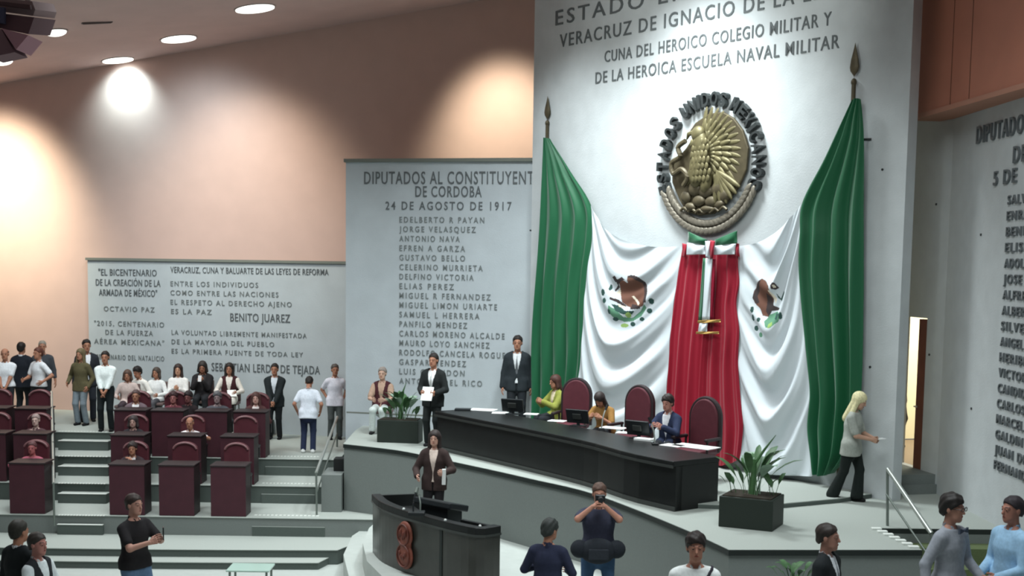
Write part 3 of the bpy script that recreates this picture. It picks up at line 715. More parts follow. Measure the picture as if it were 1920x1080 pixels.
# ------------------------------------------------------------------ ceiling fittings
cn = Vector((-cs, 0, 1)).normalized()
def ceil_light(u, v, wx, wy, label, dome=False):
    p = ceil_pt(u, v); root = empty('ceiling_light', p); root.rotation_euler = (0, -math.atan(cs), 0 if dome else 0.0)
    tag(root, label, 'ceiling light', 'ceiling lights over the left wall')
    if dome:
        B().cyl((0, 0, -0.02), (0, 0, 0.02), wx*0.5, seg=28).done('rim', LAMPRIM, root)
        B().ball((0, 0, -0.02), (wx*0.43, wx*0.43, wx*0.17), seg=24).done('diffuser', LAMP, root, smooth=True)
    else:
        B().cyl((0, 0, -0.015), (0, 0, 0.02), 0.5, seg=40).done('rim', LAMPRIM, root)
        B().cyl((0, 0, -0.03), (0, 0, -0.012), 0.46, seg=40).done('diffuser', LAMP, root)
        for ch in root.children: ch.scale = (wx, wy, 1)
    return root
ceil_light(478, 15, 0.86, .80, 'flat round ceiling light furthest to the right, near the top edge')
ceil_light(335, 72, 0.82, .80, 'flat round ceiling light in the middle of the slanting row of three')
ceil_light(221, 112, 0.76, .70, 'flat round ceiling light just above the bright patch on the wall')
ceil_light(104, 58, 0.50, 1, 'bulging round ceiling lamp nearest the angular hanging box', True)
ceil_light(4, 113, 0.52, 1, 'bulging round ceiling lamp at the picture edge below the hanging box', True)
p = ceil_pt(182, 42); v_ = B(); v_.box((0, 0, 0), (0.6, 0.10, 0.02))
for k in range(4): v_.box((0, -0.036+k*0.024, -0.014), (0.56, 0.008, 0.012))
o = v_.done('ceiling_vent', mat('vent_dark', (96, 84, 82), 0.6)); o.location = p-cn*0.008; o.rotation_euler = (0, -math.atan(cs), 0.5)
tag(o, 'thin dark slot vent in the ceiling between two lamps', 'vent')
# angular box hung from the ceiling, top left
hb = empty('hanging_speaker', aty(18, 45, 15.0)); tag(hb, 'angular mauve and maroon box hanging from the ceiling at the upper left', 'hanging speaker')
L = lambda u, v, y: aty(u, v, y)-hb.location
pts = [(-30, 22), (62, 34), (66, 24), (54, 62), (50, 68), (28, 92), (-30, 40)]
body = B(); body.slab([L(-40, 20, 15.2), L(64, 33, 15.0), L(53, 64, 14.9), L(-40, 45, 15.1)], (0, 0.7, 0.1)); body.done('cabinet', mat('maroon_cabinet', (92, 66, 72), 0.7), hb)
wd2 = B(); wd2.slab([L(3, 53, 14.95), L(53, 66, 14.85), L(30, 93, 14.8)], (0, 0.45, 0)); wd2.done('pink_fin', mat('mauve_panel', (168, 126, 136), 0.8), hb)
wd3 = B(); wd3.slab([L(-40, 52, 15.0), L(2, 54, 14.95), L(27, 98, 14.85), L(-20, 108, 14.9)], (0, 0.4, 0)); wd3.done('lower_fin', mat('maroon_fin', (120, 92, 98), 0.8), hb)
tp = B(); tp.slab([L(-40, -8, 15.3), L(60, 2, 15.1), L(66, 18, 15.05), L(62, 30, 15.05), L(-40, 16, 15.25)], (0, 0.7, 0.1)); tp.done('top_panel', mat('mauve_top', (140, 118, 118), 0.8), hb)
tb = B(); tb.slab([L(-30, -1, 15.14), L(56, 9, 14.98), L(57, 17, 14.97), L(-30, 5, 15.13)], (0, 0.05, 0)); tb.done('dark_slot', mat('slot_dark', (84, 62, 64), 0.8), hb)
pn = B(); pn.slab([L(-30, 10, 15.02), L(8, 14, 15.0), L(8, 44, 14.95), L(-30, 40, 15.0)], (0, 0.05, 0)); pn.done('navy_panel', mat('navy_panel', (66, 66, 88), 0.7), hb)
rod = B(); rod.cyl((0.1, 0.3, 0.2), (0.1, 0.3, ceil_z(hb.location.x+.1)-hb.location.z), 0.03); rod.done('hanger_rod', LAMPRIM, hb)

# ------------------------------------------------------------------ long black bench
ftop = [Vector((p[0], p[1])) for p in dkp]
def off(line, d):
    out = []
    for i, p in enumerate(line):
        a = line[max(0, i-1)]; c = line[min(len(line)-1, i+1)]; t = (c-a).normalized(); out.append(p+Vector((-t.y, t.x))*d)
    return out
BT = 1.98
bench = empty('bench_desk', (ftop[9].x, ftop[9].y, STAGE)); tag(bench, 'long curved black bench desk across the stage in front of the flags', 'bench desk')
bl = Vector((ftop[9].x, ftop[9].y))
def plan(ln): return [(p.x-bl.x, p.y-bl.y) for p in ln]
fr_ = off(ftop, 0.04); bk = off(ftop, 0.16)
B().prism(plan(fr_+bk[::-1]), 0, BT-STAGE-0.08).done('front_panel', BLACKW, bench)
top_f = off(ftop, -0.02); top_b = off(ftop, 0.92)
B().prism(plan(top_f+top_b[::-1]), BT-STAGE-0.08, BT-STAGE).done('desktop', BLACKW, bench, bevel=0.012)
B().prism(plan(off(ftop, -0.032)+off(ftop, -0.018)[::-1]), BT-STAGE-0.10, BT-STAGE-0.06).done('edge_strip', BLACKW2, bench)
for i in (0, -1):
    e = [off(ftop, 0.06)[i], off(ftop, 0.90)[i]]; t = (ftop[1]-ftop[0]).normalized() if i == 0 else -(ftop[-1]-ftop[-2]).normalized()
    B().prism(plan([e[0], e[1], e[1]+t*0.05, e[0]+t*0.05]), 0, BT-STAGE-0.08).done('end_panel', BLACKW, bench)
pl_ = off(ftop, 0.03)
B().prism(plan(off(ftop, 0.02)+off(ftop, 0.045)[::-1]), 0, 0.07).done('plinth', BLACKW2, bench)

def on_bench(u, v): return atz(u, v, BT)
def sheet(u, v, w, d, rz, label, name='paper_sheet', h=0.012, m=None, cat='paper', group='papers on the black bench'):
    p = on_bench(u, v); o = B().box((0, 0, h/2), (w, d, h), bev=0.003).done(name, m or PAPER); o.location = (p.x, p.y, BT+0.001); o.rotation_euler.z = rz
    return tag(o, label, cat, group)
ang = -0.62
sheet(905, 769, .50, .34, -.3, 'broad white paper on the bench, nearest its left end')
sheet(938, 775, .30, .24, -.1, 'white paper just left of the first black monitor', h=.014)
sheet(996, 777, .26, .22, -.2, 'white paper between the first monitor and the woman in green')
sheet(1045, 790, .30, .22, -.4, 'white paper in front of the woman in green')
sheet(1150, 803, .42, .26, -.5, 'white paper in front of the woman bending over the bench')
sheet(1172, 812, .28, .2, -.3, 'small white paper right of the bending woman')
sheet(1208, 826, .30, .16, -.6, 'thick white booklet by the slim microphone', 'booklet', .035)
sheet(1262, 836, .34, .26, -.7, 'white paper under the seated man in the navy suit')
sheet(1303, 838, .70, .36, -.72, 'largest white paper on the right end of the bench')
sheet(868, 769, .30, .20, -.05, 'closed black folder on the left end of the bench', 'folder', .03, PLASTIC, 'folder', None)
def monitor(u, v, rz, label):
    p = on_bench(u, v); r = empty('desk_monitor', (p.x, p.y, BT), rz); tag(r, label, 'monitor', 'black monitors on the bench')
    B().box((0, 0.02, 0.008), (0.24, 0.18, 0.016), bev=0.004).done('base', PLASTIC, r)
    B().box((0, 0.03, 0.06), (0.05, 0.03, 0.10)).done('neck', PLASTIC, r)
    B().box((0, -0.01, 0.17), (0.42, 0.035, 0.25), Matrix.Rotation(0.32, 3, 'X'), 0.008).done('screen_case', PLASTIC, r)
    B().box((0, -0.03, 0.17), (0.16, 0.04, 0.10), Matrix.Rotation(0.32, 3, 'X'), 0.008).done('rear_housing', BLACKW2, r)
monitor(961, 777, -.35, 'black monitor seen from behind, in front of the tall suited man'); monitor(1083, 799, -.5, 'black monitor seen from behind, between the two seated women'); monitor(1196, 822, -.6, 'black monitor seen from behind, in front of the empty tall chair')
def mic(u, v, label, bend=1):
    p = on_bench(u, v); r = empty('gooseneck_microphone', (p.x, p.y, BT)); tag(r, label, 'microphone', 'gooseneck microphones')
    B().box((0, 0, .015), (.10, .12, .03), bev=.008).done('base', PLASTIC, r)
    B().tube(interp([(0, 0, .03), (-.02*bend, .02, .2), (-.06*bend, .05, .34)], 10), .011).done('gooseneck', STEEL, r, smooth=True)
    B().tube([(-.06*bend, .05, .33), (-.10*bend, .07, .42)], [.02, .022]).done('head', PLASTIC, r, smooth=True)
mic(1228, 834, 'pale gooseneck microphone before the man in the navy suit'); mic(1128, 806, 'small gooseneck microphone before the bending woman', -1)

def tall_chair(u, v_top, y, label, rz=-.7):
    p = aty(u, v_top, y); H = p.z-DAIS; r = empty('high_back_chair', (p.x, p.y, DAIS), rz); tag(r, label, 'chair', 'high backed leather chairs behind the bench')
    w = .30; n = 20; out = [(-w, .50), (-w, H-.34)] + [(-w*math.cos(PI*k/n), H-.34+.34*math.sin(PI*k/n)) for k in range(1, n)] + [(w, H-.34), (w, .50), (w*.8, .42), (-w*.8, .42)]
    b = B(); b.slab([(x, .10, z) for x, z in out], (0, .09, 0)); b.done('back_shell', MAROOND, r, bevel=.02)
    b = B(); b.slab([(x*.86, .075, .5+(z-.5)*.95) for x, z in out], (0, .05, 0)); b.done('backrest', MLEATH, r, bevel=.02)
    B().box((0, -.18, .46), (.56, .54, .12), bev=.04).done('seat', MLEATH, r, smooth=True)
    for s in (-1, 1):
        b = B(); b.box((s*.31, -.14, .68), (.07, .42, .05), bev=.015); b.cyl((s*.31, -.30, .46), (s*.31, -.30, .66), .02); b.cyl((s*.31, .05, .46), (s*.31, .05, .66), .02); b.done('armrest', MAROOND, r)
    B().cyl((0, -.15, .06), (0, -.15, .42), .035).done('pedestal', STEELD, r)
    b = B()
    for k in range(5):
        a = 2*PI*k/5; b.tube([(0, -.15, .08), (.3*math.cos(a), -.15+.3*math.sin(a), .04)], [.03, .02], 6); b.ball((.3*math.cos(a), -.15+.3*math.sin(a), .03), .03)
    b.done('star_base', PLASTIC, r)
    return r
tall_chair(1078, 709, 24.1, 'high backed maroon chair behind the woman in green', -.35)
tall_chair(1192, 722, 22.4, 'empty high backed maroon chair between the bending woman and the navy suited man')
tall_chair(1316, 744, 20.9, 'high backed maroon chair beside the navy suited man, against the red cloth')

# ------------------------------------------------------------------ lectern
lc = [(700, 1036), (712, 1046), (745, 1062), (800, 1085), (860, 1104), (905, 1112), (938, 1112)]
lt = [(699, 926), (715, 940), (750, 954), (800, 968), (850, 981), (900, 990), (938, 985)]
LZ = 1.05
ltp = interp([Vector((p.x, p.y)) for p in px_line(LZ, lt)], 26); ltp = [Vector((p[0], p[1])) for p in ltp]
lec = empty('curved_lectern', (ltp[13].x, ltp[13].y, PLAT)); tag(lec, 'curved black lectern with a carved red brown crest on its front', 'lectern')
l0 = Vector((ltp[13].x, ltp[13].y)); lp = lambda ln: [(p.x-l0.x, p.y-l0.y) for p in ln]
lh = LZ-PLAT
B().prism(lp(ltp+off(ltp, .07)[::-1]), 0, lh-.12).done('front_screen', mat('dark_veneer', (52, 52, 48), .3, noise=.2, scale=4, spec=.5), lec)
B().prism(lp(off(ltp, -.02)+off(ltp, .13)[::-1]), lh-.12, lh).done('top_rail', BLACKW, lec, bevel=.012)
B().prism(lp(off(ltp, -.026)+off(ltp, -.012)[::-1]), lh-.135, lh-.10).done('edge_strip', BLACKW2, lec)
B().prism(lp(off(ltp, .12)[2:-1]+off(ltp, .62)[2:-1][::-1]), lh-.22, lh-.17).done('worktop', BLACKW, lec)
sI = int(26*.66); t_ = (ltp[sI+1]-ltp[sI-1]).normalized(); nn_ = Vector((t_.y, -t_.x))
b = B(); c_ = ltp[sI]; b.prism(lp([c_+nn_*.012-t_*.03, c_+nn_*.012+t_*.03, c_-nn_*.02+t_*.03, c_-nn_*.02-t_*.03]), 0, lh-.13); b.done('panel_joint', EDGE, lec)
for i in (0, -1):
    e0, e1 = off(ltp, .02)[i], off(ltp, .75)[i]; tt = (ltp[1]-ltp[0]).normalized() if i == 0 else (ltp[-2]-ltp[-1]).normalized()
    B().prism(lp([e0, e1, e1+tt*.06, e0+tt*.06]), 0, lh-.02).done('side_panel', BLACKW, lec)
# raised reading desk in front of the speaker
rp = off(ltp, .52)[12]; b = B(); b.box((rp.x-l0.x, rp.y-l0.y, 1.02), (.80, .40, .10), Matrix.Rotation(-.75, 3, 'Z') @ Matrix.Rotation(-.22, 3, 'X'), .02); b.box((rp.x-l0.x, rp.y-l0.y, .50), (.6, .3, 1.0), Matrix.Rotation(-.75, 3, 'Z')); b.done('reading_desk', PLASTIC, lec)
# crest: two overlapping ovals in relief
ip = min(range(25), key=lambda i: abs(proj((ltp[i].x, ltp[i].y, .6))[0]-760)); t_ = (ltp[ip+1]-ltp[ip-1]).normalized(); nn_ = Vector((t_.y, -t_.x))
cc = ltp[ip]; M3 = Matrix(((t_.x, nn_.x, 0), (t_.y, nn_.y, 0), (0, 0, 1)))
zc = aty(760, 1020, cc.y).z-PLAT
b = B(); ce = lambda x, z, d=0: Vector((cc.x-l0.x, cc.y-l0.y, zc))+M3 @ Vector((x, d, z))
for (z, rx, rz) in ((.15, .19, .20), (-.17, .20, .21), (0, .15, .2)): b.ball(ce(0, z, .03), (rx, .05, rz), M3, 22)
b.done('crest', REDWOOD, lec, smooth=True)
b = B()
for (z, r) in ((.15, .15), (-.17, .16)):
    b.tube([ce(r*math.cos(2*PI*k/24), z+r*1.05*math.sin(2*PI*k/24), .075) for k in range(25)], .014, 6)
for k in range(5): b.ball(ce(-.08+.04*k, .15+.03*math.sin(k*2), .08), (.02, .02, .06), M3)
for k in range(4): b.ball(ce(-.08+.05*k, -.17+.03*math.cos(k*2), .08), (.03, .02, .04), M3)
b.done('crest_relief', mat('carved_dark_red', (104, 54, 44), .5), lec, smooth=True)
for (u, v) in ((757, 956), (789, 965), (835, 977), (900, 988)):
    p = atz(u, v, LZ); b = B(); b.ball((p.x-l0.x, p.y-l0.y, lh+.012), .022, seg=10); b.done('button_light', mat('pale_button', (210, 214, 210), .4), lec, smooth=True)
p = atz(775, 922, 1.42); r = empty('lectern_microphone', (p.x, p.y, 1.12)); tag(r, 'two headed gooseneck microphone on the curved lectern', 'microphone')
B().tube(interp([(0, 0, 0), (0, .03, .15), (.03, .08, .28)], 10), .012).done('gooseneck', PLASTIC, r); B().tube(interp([(.1, .02, 0), (.1, .05, .12), (.07, .1, .24)], 10), .012).done('gooseneck', STEELD, r)
B().tube([(.03, .08, .27), (.05, .12, .34)], .026).done('head', STEELD, r); B().tube([(.07, .1, .23), (.05, .14, .3)], .026).done('head', STEELD, r); B().box((.05, 0, -.02), (.24, .2, .06), bev=.01).done('base', PLASTIC, r)

# ------------------------------------------------------------------ planters
def leafy(b, base, n, hgt, spread, width, rnd, droop=.5):
    for k in range(n):
        a = rnd.uniform(0, 2*PI); l = hgt*rnd.uniform(.65, 1.0); s = spread*rnd.uniform(.4, 1.0); w = width*rnd.uniform(.8, 1.2)
        dx, dy = math.cos(a), math.sin(a); ox, oy = rnd.uniform(-.1, .1), rnd.uniform(-.1, .1); pts = []
        for i in range(7):
            t = i/6; pts.append(Vector((base[0]+ox+dx*s*t**1.2, base[1]+oy+dy*s*t**1.2, base[2]+l*(t*(1+droop)-droop*1.15*t*t*(.6+.4*t)))))
        side = Vector((-dy, dx, 0)); rows = []
        for i, p in enumerate(pts):
            t = i/6; ww = w*(0.10 if t < .35 else math.sin(PI*(t-.25)/.78)**.8*1.0 if t < 1 else .05); ww = max(ww, .006)
            rows.append([b.bm.verts.new(p-side*ww+Vector((0, 0, .25*ww))), b.bm.verts.new(p), b.bm.verts.new(p+side*ww+Vector((0, 0, .25*ww)))])
        for i in range(6):
            for j in range(2): b.bm.faces.new((rows[i][j], rows[i][j+1], rows[i+1][j+1], rows[i+1][j]))
def planter(loc, w, d, h, rz, label, seed, hgt, spread, n, pale, spike=None):
    rnd = random.Random(seed); r = empty('planter_box', loc, rz); tag(r, label, 'planter')
    b = B(); b.box((0, 0, h/2), (w, d, h), bev=.012); b.done('box', PLANTER, r)
    B().box((0, 0, h+.004), (w*.9, d*.9, .02)).done('soil', SOIL, r)
    b = B(); leafy(b, (0, 0, h), n, hgt, spread, .055, rnd); b.done('leaves', LEAF, r, smooth=True)
    b = B()
    for q in (-.28, .28): leafy(b, (q*w, 0, h), n//3, hgt*.5, spread*.45, .045, rnd)
    b.done('low_leaves', LEAF, r, smooth=True)
    if pale:
        b = B(); leafy(b, (.05, 0, h), pale, hgt*.85, spread*.9, .085, rnd, .7); b.done('pale_leaves', LEAFP, r, smooth=True)
    b = B(); b.tube([(0, 0, h), (.02, .01, h+hgt*.7)], [.05, .03], 8); 
    if spike: b.tube([(0.02, 0, h+hgt*.6), (spike[0]*.5, 0, h+hgt*.9), (spike[0], 0, h+spike[1])], [.02, .018, .004], 6)
    b.done('stem', LEAF, r, smooth=True)
    return r
p = atz(750, 828, STAGE); planter((p.x, p.y, STAGE), .82, .42, .44, -.15, 'black planter box with leafy plant beside the left end of the bench', 3, .62, .45, 20, 12, (.12, .72))
p = atz(1408, 985, STAGE); planter((p.x, p.y, STAGE), .74, .60, .42, -.45, 'black planter box with leafy plant at the right front corner of the stage', 5, .70, .62, 15, 5, (.30, .84))
p = aty(1490, 1040, 13.8); gz = .45
r = empty('potted_plant', (p.x, p.y, gz)); tag(r, 'bushy green potted plant below the stage, beside the young man in a black suit', 'potted plant')
B().cyl((0, 0, 0), (0, 0, .35), .16, .22, 20).done('pot', PLANTER, r); b = B(); rnd = random.Random(9); hh = p.z-gz
b.tube([(0, 0, .3), (0, 0, hh*.8)], [.02, .015]); b.done('stem', LEAF, r)
b = B()
for k in range(5): leafy(b, (0, 0, hh*(.35+.1*k)), 9, .30, .26, .035, rnd, .8)
b.done('leaves', LEAF, r, smooth=True)

# ------------------------------------------------------------------ rails
def rail(name, label, posts, bars, rad=.022):
    o0 = Vector(posts[0][0]); r = empty(name, o0); tag(r, label, 'handrail')
    for a, c in posts: B().cyl(Vector(a)-o0, Vector(c)-o0, rad*.9, seg=10).done('post', STEELD, r, smooth=True)
    for pts, rr, m in bars: B().tube([Vector(p)-o0 for p in pts], rr, 10).done('rail', m, r, smooth=True)
a = atz(1664, 986, STAGE); at = aty(1664, 879, a.y); e = atz(1760, 1030, STAGE-.35); et = Vector((e.x, e.y, e.z+.62)); q = aty(1746, 1000, a.y-.75)
rail('stair_handrail', 'steel handrail going down the stairs at the right end of the stage', [(a, at), (Vector((q.x, q.y, PLAT+.6)), q)],
     [([at, q], .030, STEEL), ([at-Vector((0, 0, .35)), q-Vector((0, 0, .33))], .014, STEELD)])
a = atz(594, 982, T1-.17); at = aty(593, 886, a.y); e = atz(632, 838, T3); et = aty(632, 782, e.y)
rail('stair_handrail', 'steel handrail rising beside the stairs left of the stage', [(a, at), (e, et)],
     [([at, et], .028, STEEL), ([at-Vector((0, 0, .40)), et-Vector((0, 0, .36))], .016, STEELD)])
a = atz(102, 986, -.22); at = a+Vector((0, 0, .80)); e = atz(98, 808, T4); et = e+Vector((0, 0, .85))
rail('aisle_handrail', 'steel handrail along the aisle stairs beside the left block of desks', [(a, at), (atz(101, 905, T2), atz(101, 905, T2)+Vector((0, 0, .82))), (e, et)],
     [([at, et], .026, STEEL), ([at-Vector((0, 0, .4)), et-Vector((0, 0, .4))], .014, STEELD)])
# grey block and black box at the stage foot
p0, p1 = atz(603, 962, T1), atz(641, 962, T1)
o = B().box((0, 0, .36), (p1.x-p0.x, .9, .72)).done('stair_block', RISER); o.location = ((p0.x+p1.x)/2-.02, p0.y+.55, T1); tag(o, 'low grey block between the left stairs and the stage wall', 'block')
o = B().box((0, 0, .12), (.24, .3, .25), bev=.01).done('floor_box', DARKBOX); q = o; o.location = ((p0.x+p1.x)/2+.08, p0.y+.7, T1+.722); tag(o, 'small black box standing on the grey block', 'box')
# glass topped table at the bottom
p = atz(470, 1062, .05); r = empty('glass_table', (p.x, p.y, LOWER)); tag(r, 'low glass topped table at the bottom of the hall', 'table')
B().box((0, 0, .70), (.66, .5, .025), bev=.006).done('tabletop', GLASS, r)
for sx in (-1, 1):
    for sy in (-1, 1): B().cyl((sx*.28, sy*.2, 0), (sx*.28, sy*.2, .69), .018, seg=10).done('leg', STEELD, r)
# ------------------------------------------------------------------ deputies' desks and chairs
def deputy_desk(u, v, z, y, label):
    p = aty(u, v, y); r = empty('deputy_desk', (p.x, y, z)); tag(r, label, 'desk', 'maroon desks of the deputies'); return r
def fill_desk(r, w):
    h = .97
    B().box((0, .012, h/2-.01), (w, .024, h-.03), bev=.004).done('front_panel', MAROON, r)
    for s in (-1, 1): B().box((s*(w/2-.012), .25, h/2-.02), (.024, .45, h-.05)).done('side_panel', MAROOND, r)
    B().box((0, .25, h-.015), (w+.03, .54, .03), bev=.008).done('desktop', MAROOND, r)
def chair_proto(name='armchair'):
    r = empty(name, (0, 0, 0)); w = .25; H = 1.27; n = 16
    arch = lambda k, zz, ww: [(-ww, .52), (-ww, zz-.16)] + [(-ww*math.cos(PI*i/n), zz-.16+.16*math.sin(PI*i/n)) for i in range(1, n)] + [(ww, zz-.16), (ww, .52)]
    b = B(); b.slab([(x, .06, z) for x, z in arch(0, H, w)], (0, .08, 0)); b.done('backrest', MLEATH, r, bevel=.02)
    b = B(); b.tube([(-w*.9*math.cos(PI*i/n), .05, H-.17+.145*math.sin(PI*i/n)) for i in range(1, n)], .022, 8); b.done('rim', MRIM, r, smooth=True)
    B().box((0, -.2, .45), (.50, .50, .12), bev=.04).done('seat', MLEATH, r, smooth=True)
    for s in (-1, 1):
        b = B(); b.box((s*.28, -.15, .66), (.06, .40, .05), bev=.015); b.box((s*.28, -.02, .54), (.05, .06, .24)); b.done('armrest', PLASTIC, r)
    B().cyl((0, -.18, .05), (0, -.18, .42), .035).done('pedestal', STEELD, r)
    b = B()
    for k in range(5):
        a = 2*PI*k/5; b.tube([(0, -.18, .08), (.27*math.cos(a), -.18+.27*math.sin(a), .04)], [.03, .02], 6); b.ball((.27*math.cos(a), -.18+.27*math.sin(a), .03), .03)
    b.done('star_base', PLASTIC, r)
    return r
CH = None
def deputy_chair(x, y, z, label):
    global CH
    if CH is None: CH = chair_proto(); r = CH
    else:
        r = CH.copy(); COL.objects.link(r)
        for c in CH.children:
            q = c.copy(); COL.objects.link(q); q.parent = r
    r.location = (x, y, z); tag(r, label, 'chair', 'maroon armchairs of the deputies'); return r
SEATS = {}
D0 = None
rows = {1: (T1, y1+.05, 945), 2: (T2, y2+.06, 870), 3: (T3, y3+.06, 815)}
spec = [  # row, centre u, key, desk label, chair label
 (1, 238, 'a1', 'maroon front row desk behind the man in black shirt and jeans', 'maroon armchair holding the person in the front row of the middle block'),
 (1, 331, 'a2', 'middle of the three front row maroon desks, in front of an empty armchair', 'empty maroon armchair in the front row, behind the middle desk'),
 (1, 428, 'a3', 'rightmost of the three front row maroon desks, by the right aisle', 'empty maroon armchair in the front row, nearest the right aisle'),
 (2, 239, 'b1', 'maroon desk in the second row, leftmost in the middle block', 'maroon armchair in the second row holding the person in dark clothes'),
 (2, 346, 'b2', 'maroon second row desk of the person in the white shirt', 'maroon armchair behind the second row person in white'),
 (2, 445, 'b3', 'maroon second row desk nearest the right aisle', 'empty maroon armchair in the second row, nearest the right aisle'),
 (3, 244, 'c1', 'maroon third row desk nearest the left aisle stairs', 'maroon armchair behind the third row person with a white paper'),
 (3, 314, 'c2', 'second maroon desk from the left aisle in the third row', 'maroon armchair behind the third row person in maroon'),
 (3, 396, 'c3', 'maroon third row desk of the person in dark grey', 'maroon armchair behind the third row person in dark grey'),
 (3, 468, 'c4', 'maroon third row desk nearest the right aisle', 'maroon armchair behind the third row woman near the right aisle'),
 (1, 51, 'l1', 'front maroon desk of the left block, left of the aisle handrail', 'maroon armchair behind the person in pink'),
 (2, 57, 'l2', 'second row maroon desk of the left block, left of the aisle handrail', 'maroon left block armchair of the person with pale hands at the chin'),
 (3, 58, 'l3', 'third row maroon desk of the left block, left of the aisle handrail', 'empty maroon armchair at the top of the left block'),
 (2, -20, 'm2', 'second row maroon desk cut by the left edge of the picture', 'second row armchair cut by the left edge of the picture'),
 (3, -17, 'm3', 'third row maroon desk cut by the left edge of the picture', 'third row armchair cut by the left edge of the picture')]
for row, u, key, dl, cl in spec:
    z, y, v = rows[row]; r = deputy_desk(u, v, z, y, dl)
    if D0 is None: D0 = r; fill_desk(r, .655)
    else:
        for c in D0.children:
            q = c.copy(); COL.objects.link(q); q.parent = r
    p = aty(u+12.5 if row > 0 else u, v, y+.78); SEATS[key] = (p.x, y+.90, z)
    if key[0] != 'm' or key == 'm2' or key == 'm3': deputy_chair(p.x, y+.90, z, cl)

# ------------------------------------------------------------------ people: a distance-field sculptor
def nets(f, lo, hi, h):
    lo = np.array(lo, np.float32); n = np.maximum(4, np.ceil((np.array(hi)-lo)/h).astype(int)+1)
    ax = [lo[i]+h*np.arange(n[i], dtype=np.float32) for i in range(3)]
    P = np.stack(np.meshgrid(*ax, indexing='ij'), -1).reshape(-1, 3)
    D = f(P).reshape(n).astype(np.float32); ins = D < 0
    c = np.zeros(tuple(n-1), np.int8)
    offs = [(i, j, k) for i in (0, 1) for j in (0, 1) for k in (0, 1)]
    for (i, j, k) in offs: c += ins[i:n[0]-1+i, j:n[1]-1+j, k:n[2]-1+k]
    act = np.argwhere((c > 0) & (c < 8))
    if len(act) == 0: return np.zeros((0, 3)), np.zeros((0, 4), int)
    vals = np.stack([D[act[:, 0]+i, act[:, 1]+j, act[:, 2]+k] for (i, j, k) in offs], 1)
    acc = np.zeros((len(act), 3), np.float32); cnt = np.zeros(len(act), np.float32)
    for a in range(8):
        for b in range(a+1, 8):
            oa, ob = np.array(offs[a]), np.array(offs[b])
            if np.abs(oa-ob).sum() != 1: continue
            va, vb = vals[:, a], vals[:, b]; msk = (va < 0) != (vb < 0)
            t = np.where(msk, va/np.where(msk, va-vb, 1), 0)
            acc += np.where(msk[:, None], oa+(ob-oa)*t[:, None], 0); cnt += msk
    V = lo + h*(act + acc/cnt[:, None])
    idx = -np.ones(tuple(n-1), np.int64); idx[tuple(act.T)] = np.arange(len(act))
    Q = []
    for axis in range(3):
        a1, a2 = [(1, 2), (2, 0), (0, 1)][axis]
        s0 = [slice(None)]*3; s1 = [slice(None)]*3; s0[axis] = slice(0, n[axis]-1); s1[axis] = slice(1, n[axis])
        d0, d1 = ins[tuple(s0)], ins[tuple(s1)]
        for flip, mk in ((0, d0 & ~d1), (1, ~d0 & d1)):
            e = np.argwhere(mk); e = e[(e[:, a1] > 0) & (e[:, a2] > 0) & (e[:, a1] < n[a1]-1) & (e[:, a2] < n[a2]-1)]
            if len(e) == 0: continue
            def cell(da, db):
                q = e.copy(); q[:, a1] += da; q[:, a2] += db; return idx[tuple(q.T)]
            q = np.stack([cell(-1, -1), cell(0, -1), cell(0, 0), cell(-1, 0)], 1)
            if flip: q = q[:, ::-1]
            Q.append(q[(q >= 0).all(1)])
    return V, (np.concatenate(Q) if Q else np.zeros((0, 4), int))
def smin(a, b, k):
    h = np.clip(.5+.5*(b-a)/k, 0, 1); return b+(a-b)*h-k*h*(1-h)
def cone(P, a, b, r1, r2):
    a = np.asarray(a, np.float32); b = np.asarray(b, np.float32); ba = b-a
    pa = P-a; t = np.clip(pa@ba/max(1e-9, float(ba@ba)), 0, 1)
    return np.sqrt(((pa-t[:, None]*ba)**2).sum(1)) - (r1+(r2-r1)*t)
def elli(P, c, r):
    q = (P-np.asarray(c, np.float32)); r = np.asarray(r, np.float32)
    k0 = np.sqrt(((q/r)**2).sum(1)); k1 = np.sqrt(((q/r**2)**2).sum(1))+1e-9
    return k0*(k0-1)/k1
def union(ds, k):
    d = ds[0]
    for e in ds[1:]: d = smin(d, e, k)
    return d
def head_sdf(P):
    S = np.abs(P[:, :1]); M = np.concatenate([S, P[:, 1:]], 1)
    d = elli(P, (0, .015, .03), (.076, .097, .088)); d = smin(d, elli(P, (0, -.03, -.04), (.060, .060, .080)), .03)
    d = smin(d, cone(M, (0, -.062, -.100), (.03, -.045, -.085), .024, .020), .03)
    d = smin(d, cone(P, (0, -.088, .012), (0, -.104, -.030), .008, .0125), .012)
    d = smin(d, cone(M, (.008, -.084, .024), (.045, -.072, .022), .011, .010), .012)
    d = -smin(-d, np.sqrt(((M-np.array([.031, -.101, .002], np.float32))**2).sum(1))-.014, .008)
    d = np.minimum(d, np.sqrt(((M-np.array([.031, -.079, .002], np.float32))**2).sum(1))-.0125)
    d = smin(d, cone(M, (0, -.088, -.064), (.018, -.082, -.065), .010, .006), .008)
    d = smin(d, elli(M, (.077, .012, -.006), (.011, .021, .033)), .006)
    return smin(d, cone(P, (0, .02, -.08), (0, .03, -.19), .052, .054), .03)
HV, HQ = nets(head_sdf, (-.1, -.14, -.2), (.1, .13, .135), .0062)
_c = HV[HQ].mean(1); _M = np.abs(_c[:, 0])
HM = np.zeros(len(HQ), np.int32)
HM[(np.hypot(_M-.031, (_c[:, 2]-.002)*1.6) < .0085) & (_c[:, 1] < -.07)] = 2
HM[(np.hypot(_M/2.2, _c[:, 2]+.064) < .0085) & (_c[:, 1] < -.075)] = 1
HM[(_M > .014) & (_M < .052) & (np.abs(_c[:, 2]-.030) < .0035) & (_c[:, 1] < -.065)] = 3
